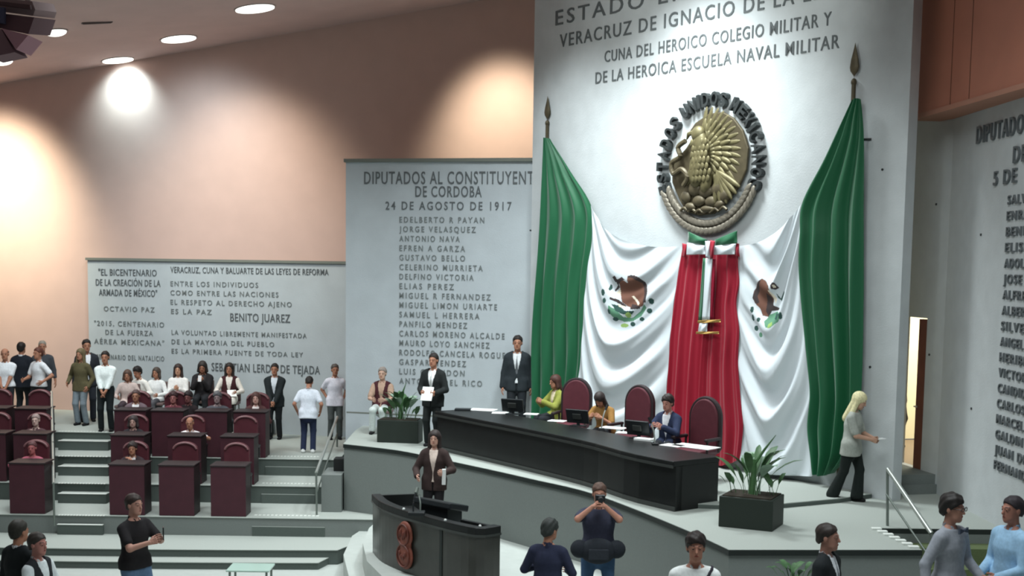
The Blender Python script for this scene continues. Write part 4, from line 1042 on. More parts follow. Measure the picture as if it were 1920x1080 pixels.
def hair_sdf(style):
    def f(P):
        S = np.abs(P[:, :1]); M = np.concatenate([S, P[:, 1:]], 1)
        cap = smin(elli(P, (0, .020, .042), (.087, .108, .094)), elli(P, (0, .050, -.015), (.074, .072, .075)), .02)+.004*np.sin(75*P[:, 0]+9)*np.sin(60*P[:, 1]+45*P[:, 2]); tx = .004*np.sin(70*P[:, 0]+25*P[:, 2])*np.sin(60*P[:, 1]+40*P[:, 2]); line = (.004-.85*P[:, 1]-P[:, 2]+.006*np.sin(95*P[:, 0])*np.sin(70*P[:, 1]+2))*.75
        low = -.088-P[:, 2]
        if style in ('short', 'thin'):
            d = np.maximum(cap+(.006 if style == 'thin' else 0), line)
            return np.maximum(d, low)
        if style == 'full':
            d = smin(elli(P, (0, .018, .050), (.094, .114, .100)), elli(P, (0, .052, -.015), (.082, .078, .080)), .03)+tx*1.6; return np.maximum(np.maximum(d, line-.012), low)
        if style == 'bald': return np.maximum(np.maximum(cap+.008, line), np.maximum(P[:, 2]-.055, low))
        if style == 'cap': return np.minimum(np.maximum(cap-.004, .045-P[:, 2]+.15*P[:, 1]), cone(M, (0, -.09, .055), (.035, -.135, .045), .022, .012))
        face = elli(P, (0, -.10, -.045), (.056, .075, .105))
        base = np.maximum(elli(P, (0, .022, .040), (.092, .110, .098)), line-.02)
        if style == 'bun':
            return np.minimum(np.maximum(np.maximum(cap, line), low), np.sqrt(((P-np.array([0, .12, .06], np.float32))**2).sum(1))-.045)
        L = {'long': -.30, 'bob': -.12, 'vlong': -.42, 'scarf': -.26}[style]
        Pf = P*np.array([1, 1.5, 1], np.float32)
        back = cone(Pf, (0, .09, .0), (0, .105, L), .082, .085 if style != 'bob' else .09)*.8
        side = cone(M, (.066, .015, .03), (.092, .0, L*.8), .036, .034)
        d = smin(smin(elli(P, (0, .022, .040), (.093, .112, .100)), back, .04), side, .03)
        return -smin(-d, face, .012) if style != 'scarf' else -smin(-d, elli(P, (0, -.11, -.03), (.058, .08, .088)), .012)
    return f
HAIR = {}
def hair_tpl(style):
    if style not in HAIR:
        lo = {'long': -.42, 'bob': -.25, 'vlong': -.54, 'scarf': -.38}.get(style, -.1)
        HAIR[style] = nets(hair_sdf(style), (-.15, -.17, lo), (.15, .2, .17), .0085)
    return HAIR[style]
def hand_tpl(curl):
    def f(P):
        ds = []
        for i, (x, l) in enumerate(((-.030, .060), (-.010, .072), (.011, .078), (.030, .070))):
            kx = x*1.08; k = np.array([kx, .092-.02*abs(i-1.6)*.35, 0]); ds.append(cone(P, (x*.55, .0, 0), k, .015, .012))
            a1 = curl; a2 = curl*1.9
            m_ = k+np.array([x*.12, l*.5*math.cos(a1), -l*.5*math.sin(a1)]); t_ = m_+np.array([x*.05, l*.5*math.cos(a2), -l*.5*math.sin(a2)])
            ds.append(cone(P, k, m_, .0098, .0088)); ds.append(cone(P, m_, t_, .0088, .0075))
        ds.append(cone(P, (.018, .015, -.004), (.050, .050, -.016), .015, .0115)); ds.append(cone(P, (.050, .050, -.016), (.056, .085, -.024-.02*curl), .0105, .009))
        ds.append(cone(P, (0, -.03, 0), (0, .03, 0), .024, .022))
        return union(ds, .006)
    return nets(f, (-.06, -.06, -.10), (.085, .185, .035), .0055)
HANDS = {c: hand_tpl(v) for c, v in (('relax', .35), ('grip', .95))}
def shoe_f(P):
    Q = P*np.array([1, 1, 1.25], np.float32); d = smin(cone(Q, (0, .045, .045), (0, -.10, .035), .043, .043), cone(Q, (0, .03, .05), (0, .02, .12), .045, .042), .03)
    return np.maximum(d, -P[:, 2])
SHV, SHQ = nets(shoe_f, (-.06, -.17, -.02), (.06, .11, .15), .009)

def rotx(a): c, s = math.cos(a), math.sin(a); return np.array([[1, 0, 0], [0, c, -s], [0, s, c]])
def rotz(a): c, s = math.cos(a), math.sin(a); return np.array([[c, -s, 0], [s, c, 0], [0, 0, 1]])
def roty(a): c, s = math.cos(a), math.sin(a); return np.array([[c, 0, s], [0, 1, 0], [-s, 0, c]])
def ik(S, T, a, b, hint):
    S, T = np.array(S, float), np.array(T, float); d = T-S; L = np.linalg.norm(d); L2 = min(max(L, .08), (a+b)*.995); d = d/max(L, 1e-6); T = S+d*L2
    ca = (a*a+L2*L2-b*b)/(2*a*L2); ca = max(-1, min(1, ca)); h = np.array(hint, float); h -= d*(h@d); h /= max(1e-6, np.linalg.norm(h))
    return S+d*a*ca+h*a*math.sqrt(1-ca*ca), T
NPEOPLE = 0
def person(label, pos, H, face, top=None, sleeve='long', hem=-.04, jacket=None, tie=None, pants=(40, 42, 46), shoes=(28, 28, 30), skin=(172, 122, 98), hair=('short', (34, 28, 26)),
           sit=False, lean=0, head=(0, 0), L=None, R=None, grip=('relax', 'relax'), vox=.0165, build=1.0, feet=None, skirt=None, flare=.014, vest=None, group=None, legs_fwd=.42, strap=None, handrot=(0, 0)):
    k = H/1.75; w = build
    pz = .56 if sit else .95; C = np.array([0, .0, pz]); RT_ = rotx(math.radians(lean))
    tl = lambda p: C+RT_@np.array(p, float)
    # rotx(+) turns +z towards -y for the front
    sh = {s: tl((s*.176*w, .0, .408)) for s in (-1, 1)}
    tgt = {1: L, -1: R}; arm = {}
    for s in (1, -1):
        t = tgt[s] if tgt[s] is not None else ((s*.27*w, -.03, .80) if not sit else (s*.20, -.30, .70))
        hint = (s*.5, .7, -.25)
        if len(t) == 6: hint = t[3:]; t = t[:3]
        arm[s] = ik(sh[s], t, .285, .255, hint)
    hip = {s: C+np.array([s*.09*w, 0, -.02]) for s in (-1, 1)}
    fe = feet or ({1: (.11, 0), -1: (-.11, 0)} if not sit else {1: (.13, -legs_fwd), -1: (-.13, -legs_fwd)}); leg = {}
    for s in (1, -1):
        leg[s] = ik(hip[s], (fe[s][0], fe[s][1], .09 if len(fe[s]) < 3 else fe[s][2]), .435, .425, (0, -1, .15))
    def tor(P): q = (P-C.astype(np.float32))@RT_.astype(np.float32); return q*np.array([1, 1.45, 1], np.float32), q
    def torso(P, o, lo=-.10):
        q, q0 = tor(P)
        ds = [cone(q, (0, 0, lo), (0, 0, .10), .150*w+o, .138*w+o), cone(q, (0, 0, .10), (0, 0, .31), .138*w+o, .158*w+o), cone(q, (-.115*w, .0, .418), (.115*w, .0, .418), .074+o, .074+o), cone(q, (0, 0, .30), (0, .01, .44), .150*w+o, .085+o), cone(q, (0, .01, .44), (0, .02, .50), .075+o*.6, .056+o*.6)]
        return union(ds, .06)*.80
    def arms(P, o, part=1.0):
        ds = []
        for s in (1, -1):
            e, t = arm[s]; S = sh[s]
            if part <= .5:
                ds.append(cone(P, S, S+(e-S)*part*1.6, .058+o, .050+o*1.3))
            else:
                ds.append(cone(P, S, e, .056+o, .044+o)); ds.append(cone(P, e, e+(t-e)*(part*.98), .043+o, .031+o*1.25))
        return ds
    def legs(P, o, flare=0):
        ds = []
        for s in (1, -1):
            kn, an = leg[s]; ds += [cone(P, hip[s], kn, .088*w+o, .058+o), cone(P, kn, an, .056+o, .038+o+flare)]
        return ds
    # --- body
    def fbody(P):
        d = smin(torso(P, -.004), union(arms(P, -.002), .02), .03); return smin(d, union(legs(P, -.004), .02), .03)
    allp = np.array([sh[1], sh[-1], *arm[1], *arm[-1], *leg[1], *leg[-1], C, tl((0, 0, .55))])
    lo = allp.min(0)-.24; hi = allp.max(0)+.24; lo[2] = max(lo[2], -.01)
    V, Q = nets(fbody, lo, hi, vox*1.1); mi = np.zeros(len(Q), np.int32)
    Vs, Qs, Ms = [V], [Q], [mi]; n = len(V)
    def add(v, q, m):
        nonlocal n
        Vs.append(v); Qs.append(q+n); Ms.append(m); n += len(v)
    nb = tl((0, .015, .50)); HR = RT_@rotz(math.radians(head[0]))@rotx(math.radians(head[1]))
    HC = nb + RT_@np.array([0, -.012, .03]) + HR@np.array([0, -.012, .155]); HS = 1.04
    add((HV*HS)@HR.T+HC, HQ, HM)
    for s in (1, -1):
        e, t = arm[s]; fd = (t-e)/np.linalg.norm(t-e); hv, hq = HANDS[grip[0 if s > 0 else 1]]
        pn = np.array([-s, 0.15, 0.1]); pn = pn-fd*(pn@fd)   # palm faces the body
        pn /= np.linalg.norm(pn); z = -pn; y = fd; x = np.cross(y, z); Mx = np.stack([x, y, z], 1)
        hr = handrot[0 if s > 0 else 1]
        hv2 = hv.copy(); 
        th = x@np.array([0, -1, .3])
        if th < 0: hv2 = hv2*np.array([-1, 1, 1]); hq = hq[:, ::-1]
        if hr: Mx = Mx@roty(math.radians(hr))
        add(hv2@Mx.T+t-fd*.012, hq, np.zeros(len(hq), np.int32))
    def out(v): return np.concatenate([x for x in v])
    sk = mat('skin_%02x%02x%02x' % tuple(skin), skin, .6, spec=.3); hs, hc = hair
    me = mesh_np('person', out(Vs)*k, out(Qs), True, out(Ms))
    o = put('person', me, None, [sk, mat('lips_%02x' % skin[0], (int(skin[0]*.82), int(skin[1]*.62), int(skin[2]*.62)), .5), mat('eye_dark', (40, 32, 30), .3), mat('brow_%02x%02x%02x' % tuple(hc), hc, .8)])
    o.location = pos; o.rotation_euler.z = math.radians(face)
    tag(o, label, 'person', group)
    def piece(name, f, col, l=lo, h=hi, vx=vox):
        v, q = nets(f, l, h, vx)
        if len(v): put(name, mesh_np(name, v*k, q), o, cloth(col))
    # --- hair
    v, q = hair_tpl(hs); HSs = HS*1.02
    put('hair' if hs not in ('scarf', 'cap') else ('head_scarf' if hs == 'scarf' else 'cap'), mesh_np('hair', ((v*HSs)@HR.T+HC)*k, q), o, mat('hair_%02x%02x%02x' % tuple(hc), hc, .6, noise=.2, scale=40))
    if hs == 'scarf': pass
    # --- shoes
    for s in (1, -1):
        an = leg[s][1]; put('shoe', mesh_np('shoe', (SHV+np.array([an[0], an[1], an[2]-.09]))*k, SHQ), o, cloth(shoes))
    # --- trousers / skirt
    wl = tl((0, 0, .05))[2]
    if skirt:
        kz = (leg[1][0]+leg[-1][0])/2
        piece('skirt', lambda P: np.maximum(smin(cone(P*np.array([1, 1.2, 1], np.float32), (0, 0, pz), (kz[0], kz[1]*1.2, kz[2]-.05), .155*w+.02, .19), union(legs(P, .03), .05), .05), np.maximum(P[:, 2]-wl, kz[2]-.06-P[:, 2])), skirt)
        piece('leggings', lambda P: np.maximum(union(legs(P, .006), .02), .10-P[:, 2]), pants)
    else:
        def ftr(P):
            q, q0 = tor(P); d = smin(union(legs(P, .013, flare), .03), cone(q, (0, 0, -.10), (0, 0, .04), .158*w+.010, .148*w+.010)*.8, .04)
            return np.maximum(np.maximum(d, P[:, 2]-wl-.03), .05-P[:, 2])
        piece('trousers', ftr, pants)
    # --- shirt
    pr = {'long': 1.0, 'short': .42, 'half': .5, 'none': .0}[sleeve]
    if top:
        oo = .014
        def ftop(P):
            q, q0 = tor(P); d = torso(P, oo, min(-.10, hem)); 
            if pr: d = smin(d, union(arms(P, oo*.75, pr), .02), .035)
            if hem < .0: d = smin(d, cone(q, (0, 0, hem), (0, 0, .08), .186*w+oo, .142*w+oo)*.8, .03)
            if hem < 0: d = smin(d, union([cone(P, hip[z_], hip[z_]*.72+leg[z_][0]*.28, .088*w+oo+.018, .080*w+oo+.012) for z_ in (1, -1)], .04), .03)
            d = np.maximum(d, hem-q0[:, 2])
            return np.maximum(d, q0[:, 2]-.502-.25*q0[:, 1])
        piece('shirt' if jacket or sleeve != 'none' else 'vest', ftop, top)
        col = tuple(max(0, int(c*.93)) for c in top)
        def fcol(P):
            q, q0 = tor(P); a = cone(q0, (0, .012, .475), (0, .020, .522), .078, .064); b = cone(q0, (0, .010, .45), (0, .02, .60), .062, .054); d = np.maximum(np.maximum(a, -b), .455-q0[:, 2])
            return np.maximum(d, -(np.maximum(np.abs(q0[:, 0])-.022, q0[:, 1]+.03)))
        c0 = tl((0, 0, .49)); piece('collar', fcol, col, c0-.12, c0+.12, .0105)
    for nm, cc_, oj, ar, hj in (('vest', vest, .026, 0, -.06), ('jacket', jacket, .030, 1, -.19)):
        if not cc_: continue
        def fj(P):
            q, q0 = tor(P); d = torso(P, oj, -.12)
            d = smin(d, cone(q, (0, 0, hj), (0, 0, .12), .192*w+oj*.7, .142*w+oj)*.8, .03)
            d = smin(d, union([cone(P, hip[z_], hip[z_]*.72+leg[z_][0]*.28, .088*w+oj+.012, .080*w+oj+.006) for z_ in (1, -1)], .04), .03)
            if ar: d = smin(d, union(arms(P, oj*.62, .97), .02), .035)
            wz = np.clip((q0[:, 2]-.10)/.34, 0, 1)*.072
            wedge = np.maximum(np.maximum(np.abs(q0[:, 0])-wz, q0[:, 1]+.01), .10-q0[:, 2])
            slit = np.maximum(np.abs(q0[:, 0])-.012*np.clip((.12-q0[:, 2])*8, 0, 1), np.maximum(q0[:, 1]+.03, q0[:, 2]-.10))
            d = np.maximum(d, -np.minimum(wedge, slit)); d = np.maximum(d, hj-q0[:, 2])
            nk = cone(q0, (0, -.01, .47), (0, .0, .70), .075, .11); return np.maximum(d, -nk)
        piece(nm, fj, cc_)
    if tie:
        def ft(P):
            q, q0 = tor(P); d = torso(P, .024, -.1); ww = .030-.035*np.clip((q0[:, 2]-.05)/.42, 0, 1)+.008
            return np.maximum(np.maximum(d, np.abs(q0[:, 0])-ww), np.maximum(np.maximum(q0[:, 1]+.02, .04-q0[:, 2]), q0[:, 2]-.468))
        piece('tie', ft, tie, tl((-.08, -.26, .0))-np.array([.05, .1, .05]), tl((.08, .05, .5))+np.array([.05, .05, .05]), .011)
    if strap:
        def fs(P):
            q, q0 = tor(P); d = torso(P, .030, -.1); pl = np.abs(q0[:, 0]*.86*strap[1]+ (q0[:, 2]-.22)*.5)-.016
            return np.maximum(np.maximum(d, pl), -(torso(P, .010, -.1)))
        piece('strap', fs, strap[0], lo, hi, .012)
    o['_arm'] = [float(x) for s in (1, -1) for x in (Vector(arm[s][1])*k)]
    del o['_arm']
    W_ = lambda p: Vector(pos)+Matrix.Rotation(math.radians(face), 3, 'Z') @ (Vector(p)*k)
    return {'o': o, 'L': W_(arm[1][1]), 'R': W_(arm[-1][1]), 'W': W_, 'dirL': (W_(arm[1][1])-W_(arm[1][0])).normalized(), 'dirR': (W_(arm[-1][1])-W_(arm[-1][0])).normalized(), 'head': W_(HC)}
def hold(name, label, cat, c, size, m, rz=0, rx=0, bev=.004):
    o = B().box((0, 0, 0), size, bev=bev).done(name, m); o.location = c; o.rotation_euler = (rx, 0, rz); return tag(o, label, cat)
# ------------------------------------------------------------------ the people
WH = (226, 230, 234); DK = (38, 42, 46); BK = (30, 32, 34); NAVY = (40, 48, 72)
def stand(u, v, g, H): return head_place(u, v, g, H)
CL = dict(L=(.03, -.24, .86), R=(-.03, -.24, .86))           # hands clasped low in front
# back left, by the salmon wall
person('man in a white shirt at the salmon wall, cut by the left picture edge', stand(9, 654, T4, 1.72), 1.72, 10, WH, 'short', pants=DK, hair=('bald', (60, 52, 48)), **CL)
person('man in a dark suit seen from behind near the salmon wall', stand(40, 643, T4, 1.78), 1.78, 175, WH, jacket=(34, 38, 46), pants=DK, build=1.05)
person('grey haired man half hidden behind the man in the white polo', stand(63, 646, T4, 1.74)+Vector((0, .55, 0)), 1.78, 20, (70, 74, 80), pants=DK, hair=('thin', (150, 144, 134)))
person('man in a white polo turned sideways with bent arms at the salmon wall', stand(79, 650, T4, 1.74)+Vector((0, -.25, 0)), 1.72, -35, WH, 'short', hem=-.06, pants=DK, L=(.30, -.12, 1.02), R=(-.14, -.30, 1.05), feet={1: (.26, .12), -1: (-.10, -.05)}, hair=('short', (92, 52, 40)), build=1.06)
person('long haired person in an olive top and pale jeans standing at the back', stand(151, 655, T4, 1.70), 1.70, -15, (92, 86, 62), 'long', hem=-.16, pants=(128, 140, 148), hair=('long', (104, 92, 66)), L=(.24, -.10, .90), R=(-.26, -.14, .98))
person('man in a dark jacket behind the person in the olive top', stand(162, 638, T4, 1.86), 1.86, 25, WH, jacket=(44, 48, 54), pants=(46, 50, 58))
person('man in long sleeved white shirt with clasped hands at the top of the aisle stairs', stand(197, 660, T4, 1.72), 1.72, 5, (232, 240, 238), 'long', hem=.0, pants=(32, 38, 40), **CL)
# seated spectators along the low panel
def bench_seat(p, label):
    r = empty('spectator_chair', (p.x, p.y+.02, T4 if p.x < xr4-.2 else T3)); tag(r, label, 'chair', 'spectators\' chairs along the low panel'); m_ = mat('chair_brown_grey', (110, 92, 90), .6)
    B().box((0, -.12, .43), (.46, .46, .06), bev=.015).done('seat', m_, r); B().box((0, .13, .68), (.46, .05, .46), bev=.02).done('backrest', m_, r)
    for sx in (-1, 1):
        for sy in (-.30, .08): B().cyl((sx*.19, sy, 0), (sx*.19, sy, .41), .016, seg=8).done('leg', STEELD, r)
def spectator(u, v, label, clabel, dy=0, **kw):
    H = kw.pop('H', 1.58); p = head_place(u, v, T4, 1.36*H/1.75); p.y += dy; p.x += dy*p.x/p.y
    bench_seat(p, clabel); fc = kw.pop('face', 5); kw.setdefault('sit', True)
    return person(label, p, H, fc, **kw)
spectator(240, 694, 'brown haired woman seated behind the third row, left of the man leaning over', 'chair of the brown haired woman left of the leaning man', top=(206, 188, 182), hair=('bob', (86, 66, 56)), pants=(70, 60, 66), lean=6)
spectator(268, 686, 'dark haired man in white leaning sideways among the seated spectators', 'chair of the leaning man in white', top=(238, 236, 230), hair=('full', (30, 26, 26)), lean=16, face=-28, H=1.64, pants=(60, 62, 66))
spectator(293, 692, 'woman in a white top seated right of the leaning man', 'chair of the woman right of the leaning man', dy=.25, top=(230, 232, 232), hair=('bob', (70, 60, 54)), face=-12, pants=(90, 90, 96))
spectator(334, 684, 'woman with long dark hair and a white top seated against the low panel', 'chair of the woman with long dark hair and white top', top=(234, 232, 230), hair=('long', (52, 40, 38)), skin=(196, 150, 124), H=1.68, pants=(90, 90, 96), L=(.06, -.26, .80), R=(-.06, -.26, .82))
r_ = spectator(380, 678, 'woman in a black jacket seated against the panel looking at a phone', 'chair of the woman in the black jacket', top=(60, 58, 60), jacket=(40, 38, 40), hair=('bob', (50, 44, 42)), H=1.74, L=(.02, -.27, .93), R=(-.05, -.27, .95), grip=('grip', 'grip'), head=(0, 14))
hold('phone', 'pale phone held by the woman in the black jacket', 'phone', (r_['L']+r_['R'])/2+Vector((0, -.07, .05)), (.08, .012, .15), mat('pale_phone', (206, 206, 208), .4), rx=-.4)
r_ = spectator(430, 682, 'woman with long dark hair and maroon vest over white sleeves, near the right aisle', 'chair of the woman in the maroon vest', top=(226, 220, 212), vest=(66, 36, 40), hair=('vlong', (38, 32, 30)), H=1.72, skirt=(230, 228, 220), pants=(40, 34, 34))
hold('paper_sheet', 'white paper on the lap of the woman in the maroon vest', 'paper', Vector(r_['W']((.10, -.36, .70))), (.20, .26, .01), PAPER, rz=.3, rx=.5)
# standing by the right aisle
person('man in a black suit with clasped hands standing by the right aisle stairs', stand(515, 683, T3, 1.72), 1.72, 0, (206, 214, 222), jacket=(36, 42, 44), pants=(30, 34, 36), tie=None, build=1.04, L=(.04, -.25, .88), R=(-.04, -.25, .88))
person('man in white shirt and navy jeans seen from behind, with bowed head', stand(574, 711, T3, 1.60)+Vector((0, .25, 0)), 1.64, 180, (226, 232, 242), 'short', hem=-.17, pants=(40, 48, 72), shoes=(214, 216, 214), lean=9, head=(0, 28), build=1.06, L=(.26, -.12, .92), R=(-.26, -.12, .92))
person('man in a white polo standing behind the handrail left of the stage', stand(628, 684, T3, 1.72), 1.72, 15, (228, 228, 240), 'short', hem=-.16, pants=(78, 84, 84), hair=('short', (84, 78, 74)), L=(.20, .02, .95), R=(-.16, .08, .95))
# on the stage
p = head_place(717, 690, STAGE, 1.36*1.70/1.75)
person('woman in a dark red embroidered vest and white trousers seated behind the left planter', p, 1.70, -8, (178, 150, 130), 'half', vest=(72, 38, 42), pants=(206, 216, 212), hair=('bun', (140, 130, 122)), skin=(196, 160, 140), sit=True, legs_fwd=.36, L=(.12, -.36, .72), R=(-.12, -.36, .72))
r = empty('stage_chair', (p.x, p.y, STAGE)); tag(r, 'plain chair of the woman in the embroidered vest behind the planter', 'chair'); m_ = mat('chair_brown_grey', (110, 92, 90), .6)
B().box((0, -.12, .44), (.46, .46, .05), bev=.015).done('seat', m_, r); B().box((0, .17, .68), (.46, .05, .42), bev=.02).done('backrest', m_, r)
for sx in (-1, 1):
    for sy in (-.30, .08): B().cyl((sx*.19, sy, 0), (sx*.19, sy, .42), .016, seg=8).done('leg', STEELD, r)
r_ = person('man in a black suit with white shirt holding papers left of the bench', stand(813, 664, STAGE, 1.76), 1.76, -20, (232, 234, 234), jacket=(34, 38, 38), tie=(176, 180, 178), pants=(34, 38, 38), L=(.16, -.26, 1.04), R=(-.12, -.28, 1.04), grip=('grip', 'grip'))
hold('paper_sheet', 'white papers held by the man in the black suit left of the bench', 'paper', (r_['L']+r_['R'])/2+Vector((-.02, -.07, -.01)), (.22, .02, .28), PAPER, rx=-.5, rz=-.3)
person('tall man in dark suit and grey tie standing behind the bench', stand(978, 629, DAIS, 1.96)+Vector((-.08, -.22, 0)), 1.95, -5, (206, 210, 212), jacket=(42, 48, 52), tie=(96, 100, 104), pants=(36, 40, 44))
def sitter(u, v, label, H=1.66, **kw):
    p = head_place(u, v, DAIS, 1.36*H/1.75*kw.pop('hk', 1)); return person(label, p, H, kw.pop('face'), sit=True, vox=.014, **kw)
sitter(1049, 704, 'seated woman in a lime green jacket looking to the left behind the bench', face=-62, top=(214, 200, 170), jacket=(136, 140, 66), hair=('bob', (70, 42, 34)), H=1.68, L=(.10, -.42, .86), R=(-.10, -.42, .86), lean=8)
sitter(1137, 733, 'seated woman with long dark hair in ochre bending over the bench', face=-30, top=(150, 112, 62), sleeve='half', hair=('long', (44, 36, 34)), H=1.62, hk=.96, lean=20, head=(0, 22), L=(.10, -.42, .84), R=(-.14, -.40, .84))
sitter(1258, 741, 'seated man in a navy suit behind the right end of the bench', face=-38, top=(230, 232, 236), jacket=(44, 52, 76), hair=('full', (40, 32, 30)), skin=(186, 132, 116), H=1.70, L=(.10, -.40, .86), R=(-.12, -.40, .86), lean=8)
r_ = person('blonde woman in grey blouse and black trousers walking on the stage with a card', stand(1600, 735, STAGE, 1.66)+Vector((0, 0, 0)), 1.66, 62, (160, 164, 156), 'half', hem=-.20, pants=(28, 34, 32), shoes=(30, 30, 30), hair=('long', (214, 206, 162)), skin=(186, 146, 124), L=(.10, -.34, 1.02), R=(-.10, -.34, 1.03), grip=('grip', 'grip'), feet={1: (.09, -.10), -1: (-.09, .24, .11)}, head=(0, 20), lean=4, vox=.013, build=1.16, flare=.05)
hold('card', 'white card in the hand of the blonde woman', 'card', (r_['L']+r_['R'])/2+Vector((.10, -.01, .01)), (.15, .10, .012), PAPER, rz=.5)
pp = DOORW.pt(1684, 740, -1.0); person('man in a black suit standing inside the lit doorway', Vector((pp.x, pp.y, zdb-.02)), 1.86, 80, (52, 48, 48), jacket=(38, 34, 34), pants=(30, 28, 28))
r_ = person('woman with long dark hair in a dark brown suit speaking at the lectern', stand(815, 809, PLAT+.2, 1.70), 1.70, -8, (214, 196, 184), jacket=(58, 46, 44), pants=(34, 32, 34), hair=('vlong', (44, 34, 32)), skin=(192, 150, 132), L=(.22, -.28, 1.10), R=(-.24, -.26, 1.02), grip=('grip', 'relax'), vox=.013)
hold('paper_sheet', 'folded white paper in the hand of the woman at the lectern', 'paper', r_['L']+Vector((0, -.04, -.06)), (.06, .03, .26), PAPER, rz=.2, rx=.1)
o = B().box((0, 0, 0), (1.0, .8, .2)).done('floor_speaker_step', FLOORM); q = stand(815, 809, PLAT+.2, 1.70); o.location = (q.x, q.y, PLAT+.1); structure(o)
# in front of the stage
r_ = person('man in navy t-shirt and blue jeans raising a camera to his face', stand(1124, 908, PLAT, 1.80), 1.80, -4, (58, 60, 76), 'short', hem=-.12, pants=(62, 88, 118), L=(.07, -.30, 1.53, .8, -.1, -.7), R=(-.07, -.28, 1.52, -.8, -.1, -.7), grip=('grip', 'grip'), head=(0, 6), hair=('short', (88, 66, 56)), skin=(178, 128, 108), build=1.18, vox=.012, feet={1: (.17, 0), -1: (-.17, 0)})
cp = r_['head']+Vector((0, -.20, -.02)); c = empty('camera', cp); tag(c, 'black camera at the face of the man in the navy t-shirt', 'camera')
B().box((0, 0, 0), (.13, .06, .085), bev=.01).done('camera_body', PLASTIC, c); B().cyl((0, -.02, 0), (0, -.13, -.01), .036, .034).done('lens', PLASTIC, c, smooth=True)
c = empty('shoulder_bag', r_['W']((0, -.24, .94))); tag(c, 'bulky black camera bag across the front of the man in the navy t-shirt', 'bag')
b = B(); b.ball((0, 0, 0), (.24, .13, .17), seg=20); b.ball((-.24, .03, .02), (.12, .11, .12), seg=16); b.ball((.24, .03, .02), (.12, .11, .12), seg=16); b.done('bag_body', cloth((36, 40, 46)), c, smooth='all')
B().box((0, -.125, -.02), (.26, .03, .14), bev=.012).done('front_pocket', cloth((46, 50, 56)), c)
person('dark haired person in a navy jacket seen from behind before the stage', stand(1029, 977, PLAT, 1.64), 1.64, 165, (42, 46, 66), 'long', hem=-.12, pants=(34, 38, 52), hair=('full', (44, 48, 46)), L=(.20, -.26, 1.10), R=(-.20, -.24, 1.08), vox=.012, head=(-30, 8), build=1.08)
person('young man in a white shirt with a dark shoulder strap below the stage', stand(1305, 1004, .45, 1.75), 1.75, -3, (230, 234, 232), 'long', pants=DK, hair=('full', (40, 32, 30)), skin=(180, 128, 108), vox=.0105, strap=((58, 54, 62), -1), build=1.04)
person('young man in a black suit looking right below the stage, beside the green plant', stand(1553, 986, .45, 1.75), 1.75, 55, (214, 218, 222), jacket=(32, 36, 38), pants=BK, tie=(120, 124, 130), hair=('short', (46, 38, 34)), skin=(166, 122, 106), vox=.0105, head=(8, 0))
r_ = person('young man with glasses in a grey shirt with dark bow collar', stand(1786, 931, .80, 1.76), 1.76, 38, (146, 150, 158), 'long', hem=-.16, pants=(60, 62, 70), hair=('full', (34, 30, 28)), skin=(172, 126, 108), vox=.0105, head=(10, 2), L=(.24, -.20, .96), R=(-.34, .02, .86), build=1.02)
g = empty('glasses', r_['head']); tag(g, 'dark glasses on the young man in the grey shirt', 'glasses'); g.rotation_euler.z = math.radians(48)
for s in (-1, 1):
    B().tube([(s*.034+.026*math.cos(2*PI*t/16), -.112, .004+.020*math.sin(2*PI*t/16)) for t in range(17)], .0035, 6).done('rim', PLASTIC, g)
    B().tube([(s*.062, -.110, .008), (s*.085, .01, .004)], .003, 6).done('temple', PLASTIC, g)
B().tube([(-.009, -.112, .008), (.009, -.112, .008)], .003, 6).done('bridge', PLASTIC, g)
bt = r_['W']((0, -.115, 1.435)); b = B(); R4 = Matrix.Rotation(math.radians(38), 3, 'Z')
for s in (-1, 1): b.slab([R4 @ Vector((s*.008, -.012, .008)), R4 @ Vector((s*.07, -.012, .028)), R4 @ Vector((s*.07, -.012, -.026)), R4 @ Vector((s*.008, -.012, -.008))], R4 @ Vector((0, -.02, 0)))
b.ball((0, 0, 0), .016); ob_ = b.done('bow_collar', cloth((70, 78, 92)), None); ob_.location = bt; bpy.context.view_layer.update(); ob_.parent = r_['o']; ob_.matrix_parent_inverse = r_['o'].matrix_basis.inverted()
person('man in a light blue shirt facing left at the right edge of the picture', stand(1900, 934, .80, 1.74), 1.74, -72, (150, 186, 214), 'long', hem=-.10, pants=(50, 56, 76), hair=('short', (46, 40, 44)), skin=(160, 112, 96), vox=.0105, L=(.14, -.26, 1.0), R=(-.16, -.22, .98), build=1.12)
r_ = person('man in a black t-shirt and blue jeans holding a phone before the front desks', stand(251, 929, 0, 1.78), 1.78, 62, (36, 34, 36), 'short', hem=-.10, pants=(92, 118, 148), hair=('short', (52, 40, 36)), skin=(184, 138, 122), L=(.06, -.38, 1.25, .8, .2, -.8), R=(-.10, -.36, 1.22, -.8, .2, -.8), grip=('grip', 'grip'), build=1.14, vox=.012, feet={1: (.16, -.05), -1: (-.16, .05)})
hold('phone', 'dark phone held up by the man in the black t-shirt', 'phone', (r_['L']+r_['R'])/2+Vector((.10, -.02, .09)), (.015, .08, .16), PLASTIC, rz=.3)
person('person in a black suit seen from behind at the bottom left corner', stand(35, 978, 0, 1.76), 1.76, 150, (206, 206, 208), jacket=(34, 38, 40), pants=BK, hair=('short', (48, 46, 40)), vox=.012, build=1.05)
person('young man in a white shirt and black vest looking right at the bottom left', stand(70, 1002, 0, 1.68), 1.68, 70, (222, 230, 232), 'long', vest=(44, 46, 50), pants=BK, hair=('short', (52, 46, 42)), skin=(176, 122, 112), vox=.012, L=(.14, -.30, 1.0), R=(-.16, -.28, 1.0))
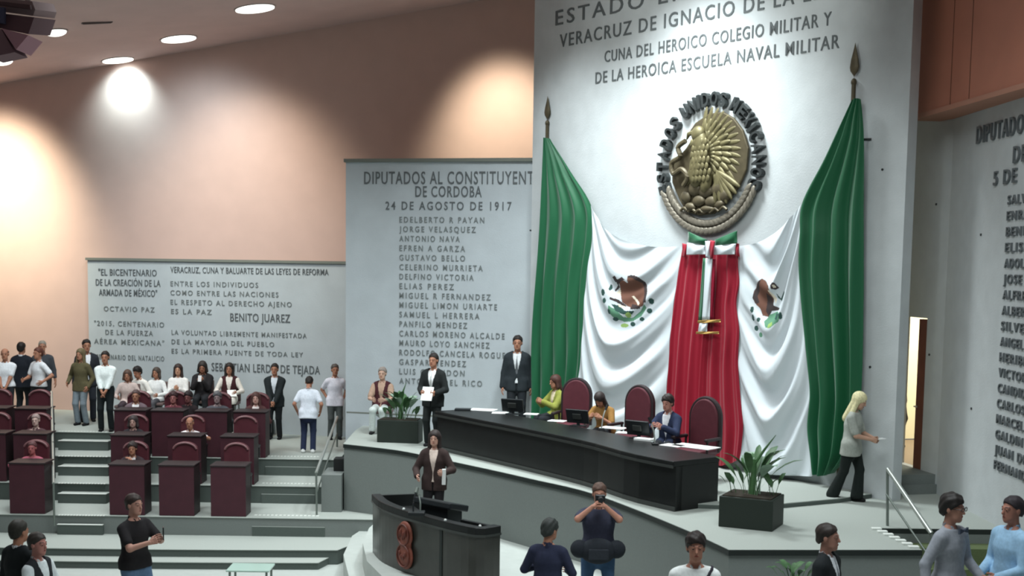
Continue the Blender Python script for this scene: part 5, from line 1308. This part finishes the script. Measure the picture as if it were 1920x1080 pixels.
# seated deputies
def deputy(key, label, H=1.60, **kw):
    x, y, z = SEATS[key]; return person(label, Vector((x, y-.14, z)), H, kw.pop('face', 4), sit=True, legs_fwd=.30, **kw)
deputy('a1', 'dark jacketed person in the front row by the left aisle, hand near chin', top=(220, 214, 214), jacket=(58, 46, 50), hair=('full', (54, 44, 42)), H=1.62, L=(.04, -.24, 1.02), R=(-.16, -.34, .96))
deputy('b1', 'person in dark clothes at the second row desk by the left aisle', top=(72, 58, 62), jacket=(48, 44, 48), hair=('bob', (58, 50, 50)), skin=(186, 150, 138), L=(.04, -.30, .94), R=(-.06, -.30, .92))
deputy('b2', 'person in a bright white shirt in the second row with arms resting wide', top=(244, 236, 238), sleeve='short', hair=('bald', (92, 78, 74)), L=(.26, -.34, .98), R=(-.24, -.34, .98), lean=6)
deputy('c1', 'person in a greyish jacket and white shirt at the third row by the left aisle', top=(236, 234, 234), jacket=(112, 96, 102), hair=('short', (84, 66, 64)), H=1.66)
deputy('c2', 'person in maroon in the third row, second from the left aisle', top=(110, 58, 68), hair=('full', (62, 40, 42)), build=.9, H=1.62, skin=(170, 112, 108))
deputy('c3', 'person in dark grey with swept grey hair in the third row', top=(84, 84, 90), hair=('full', (92, 92, 94)), H=1.64, build=1.15, skin=(150, 130, 130))
deputy('c4', 'woman with brown hair in the third row nearest the right aisle', top=(224, 214, 210), jacket=(84, 56, 56), hair=('long', (82, 54, 50)), H=1.64, skin=(200, 158, 146))
deputy('l1', 'person in pink with raised elbows in the front row of the left block', top=(176, 96, 112), hair=('short', (92, 58, 60)), skin=(178, 104, 104), L=(.22, -.32, .98), R=(-.22, -.32, .98), H=1.60)
deputy('l2', 'person in dark red with pale hands near the chin in the left block', top=(84, 60, 64), hair=('short', (150, 132, 128)), L=(.06, -.26, .98), R=(-.02, -.28, .96), skin=(206, 176, 166))
q = SEATS['c2']; person('dark haired person in black seated between the third row and the spectators', Vector((aty(356, 760, q[1]+.1).x, q[1]+.06, T3)), 1.62, -10, (44, 36, 38), sit=True, legs_fwd=.3, hair=('full', (40, 32, 34)), skin=(130, 84, 82), lean=4, build=.9)
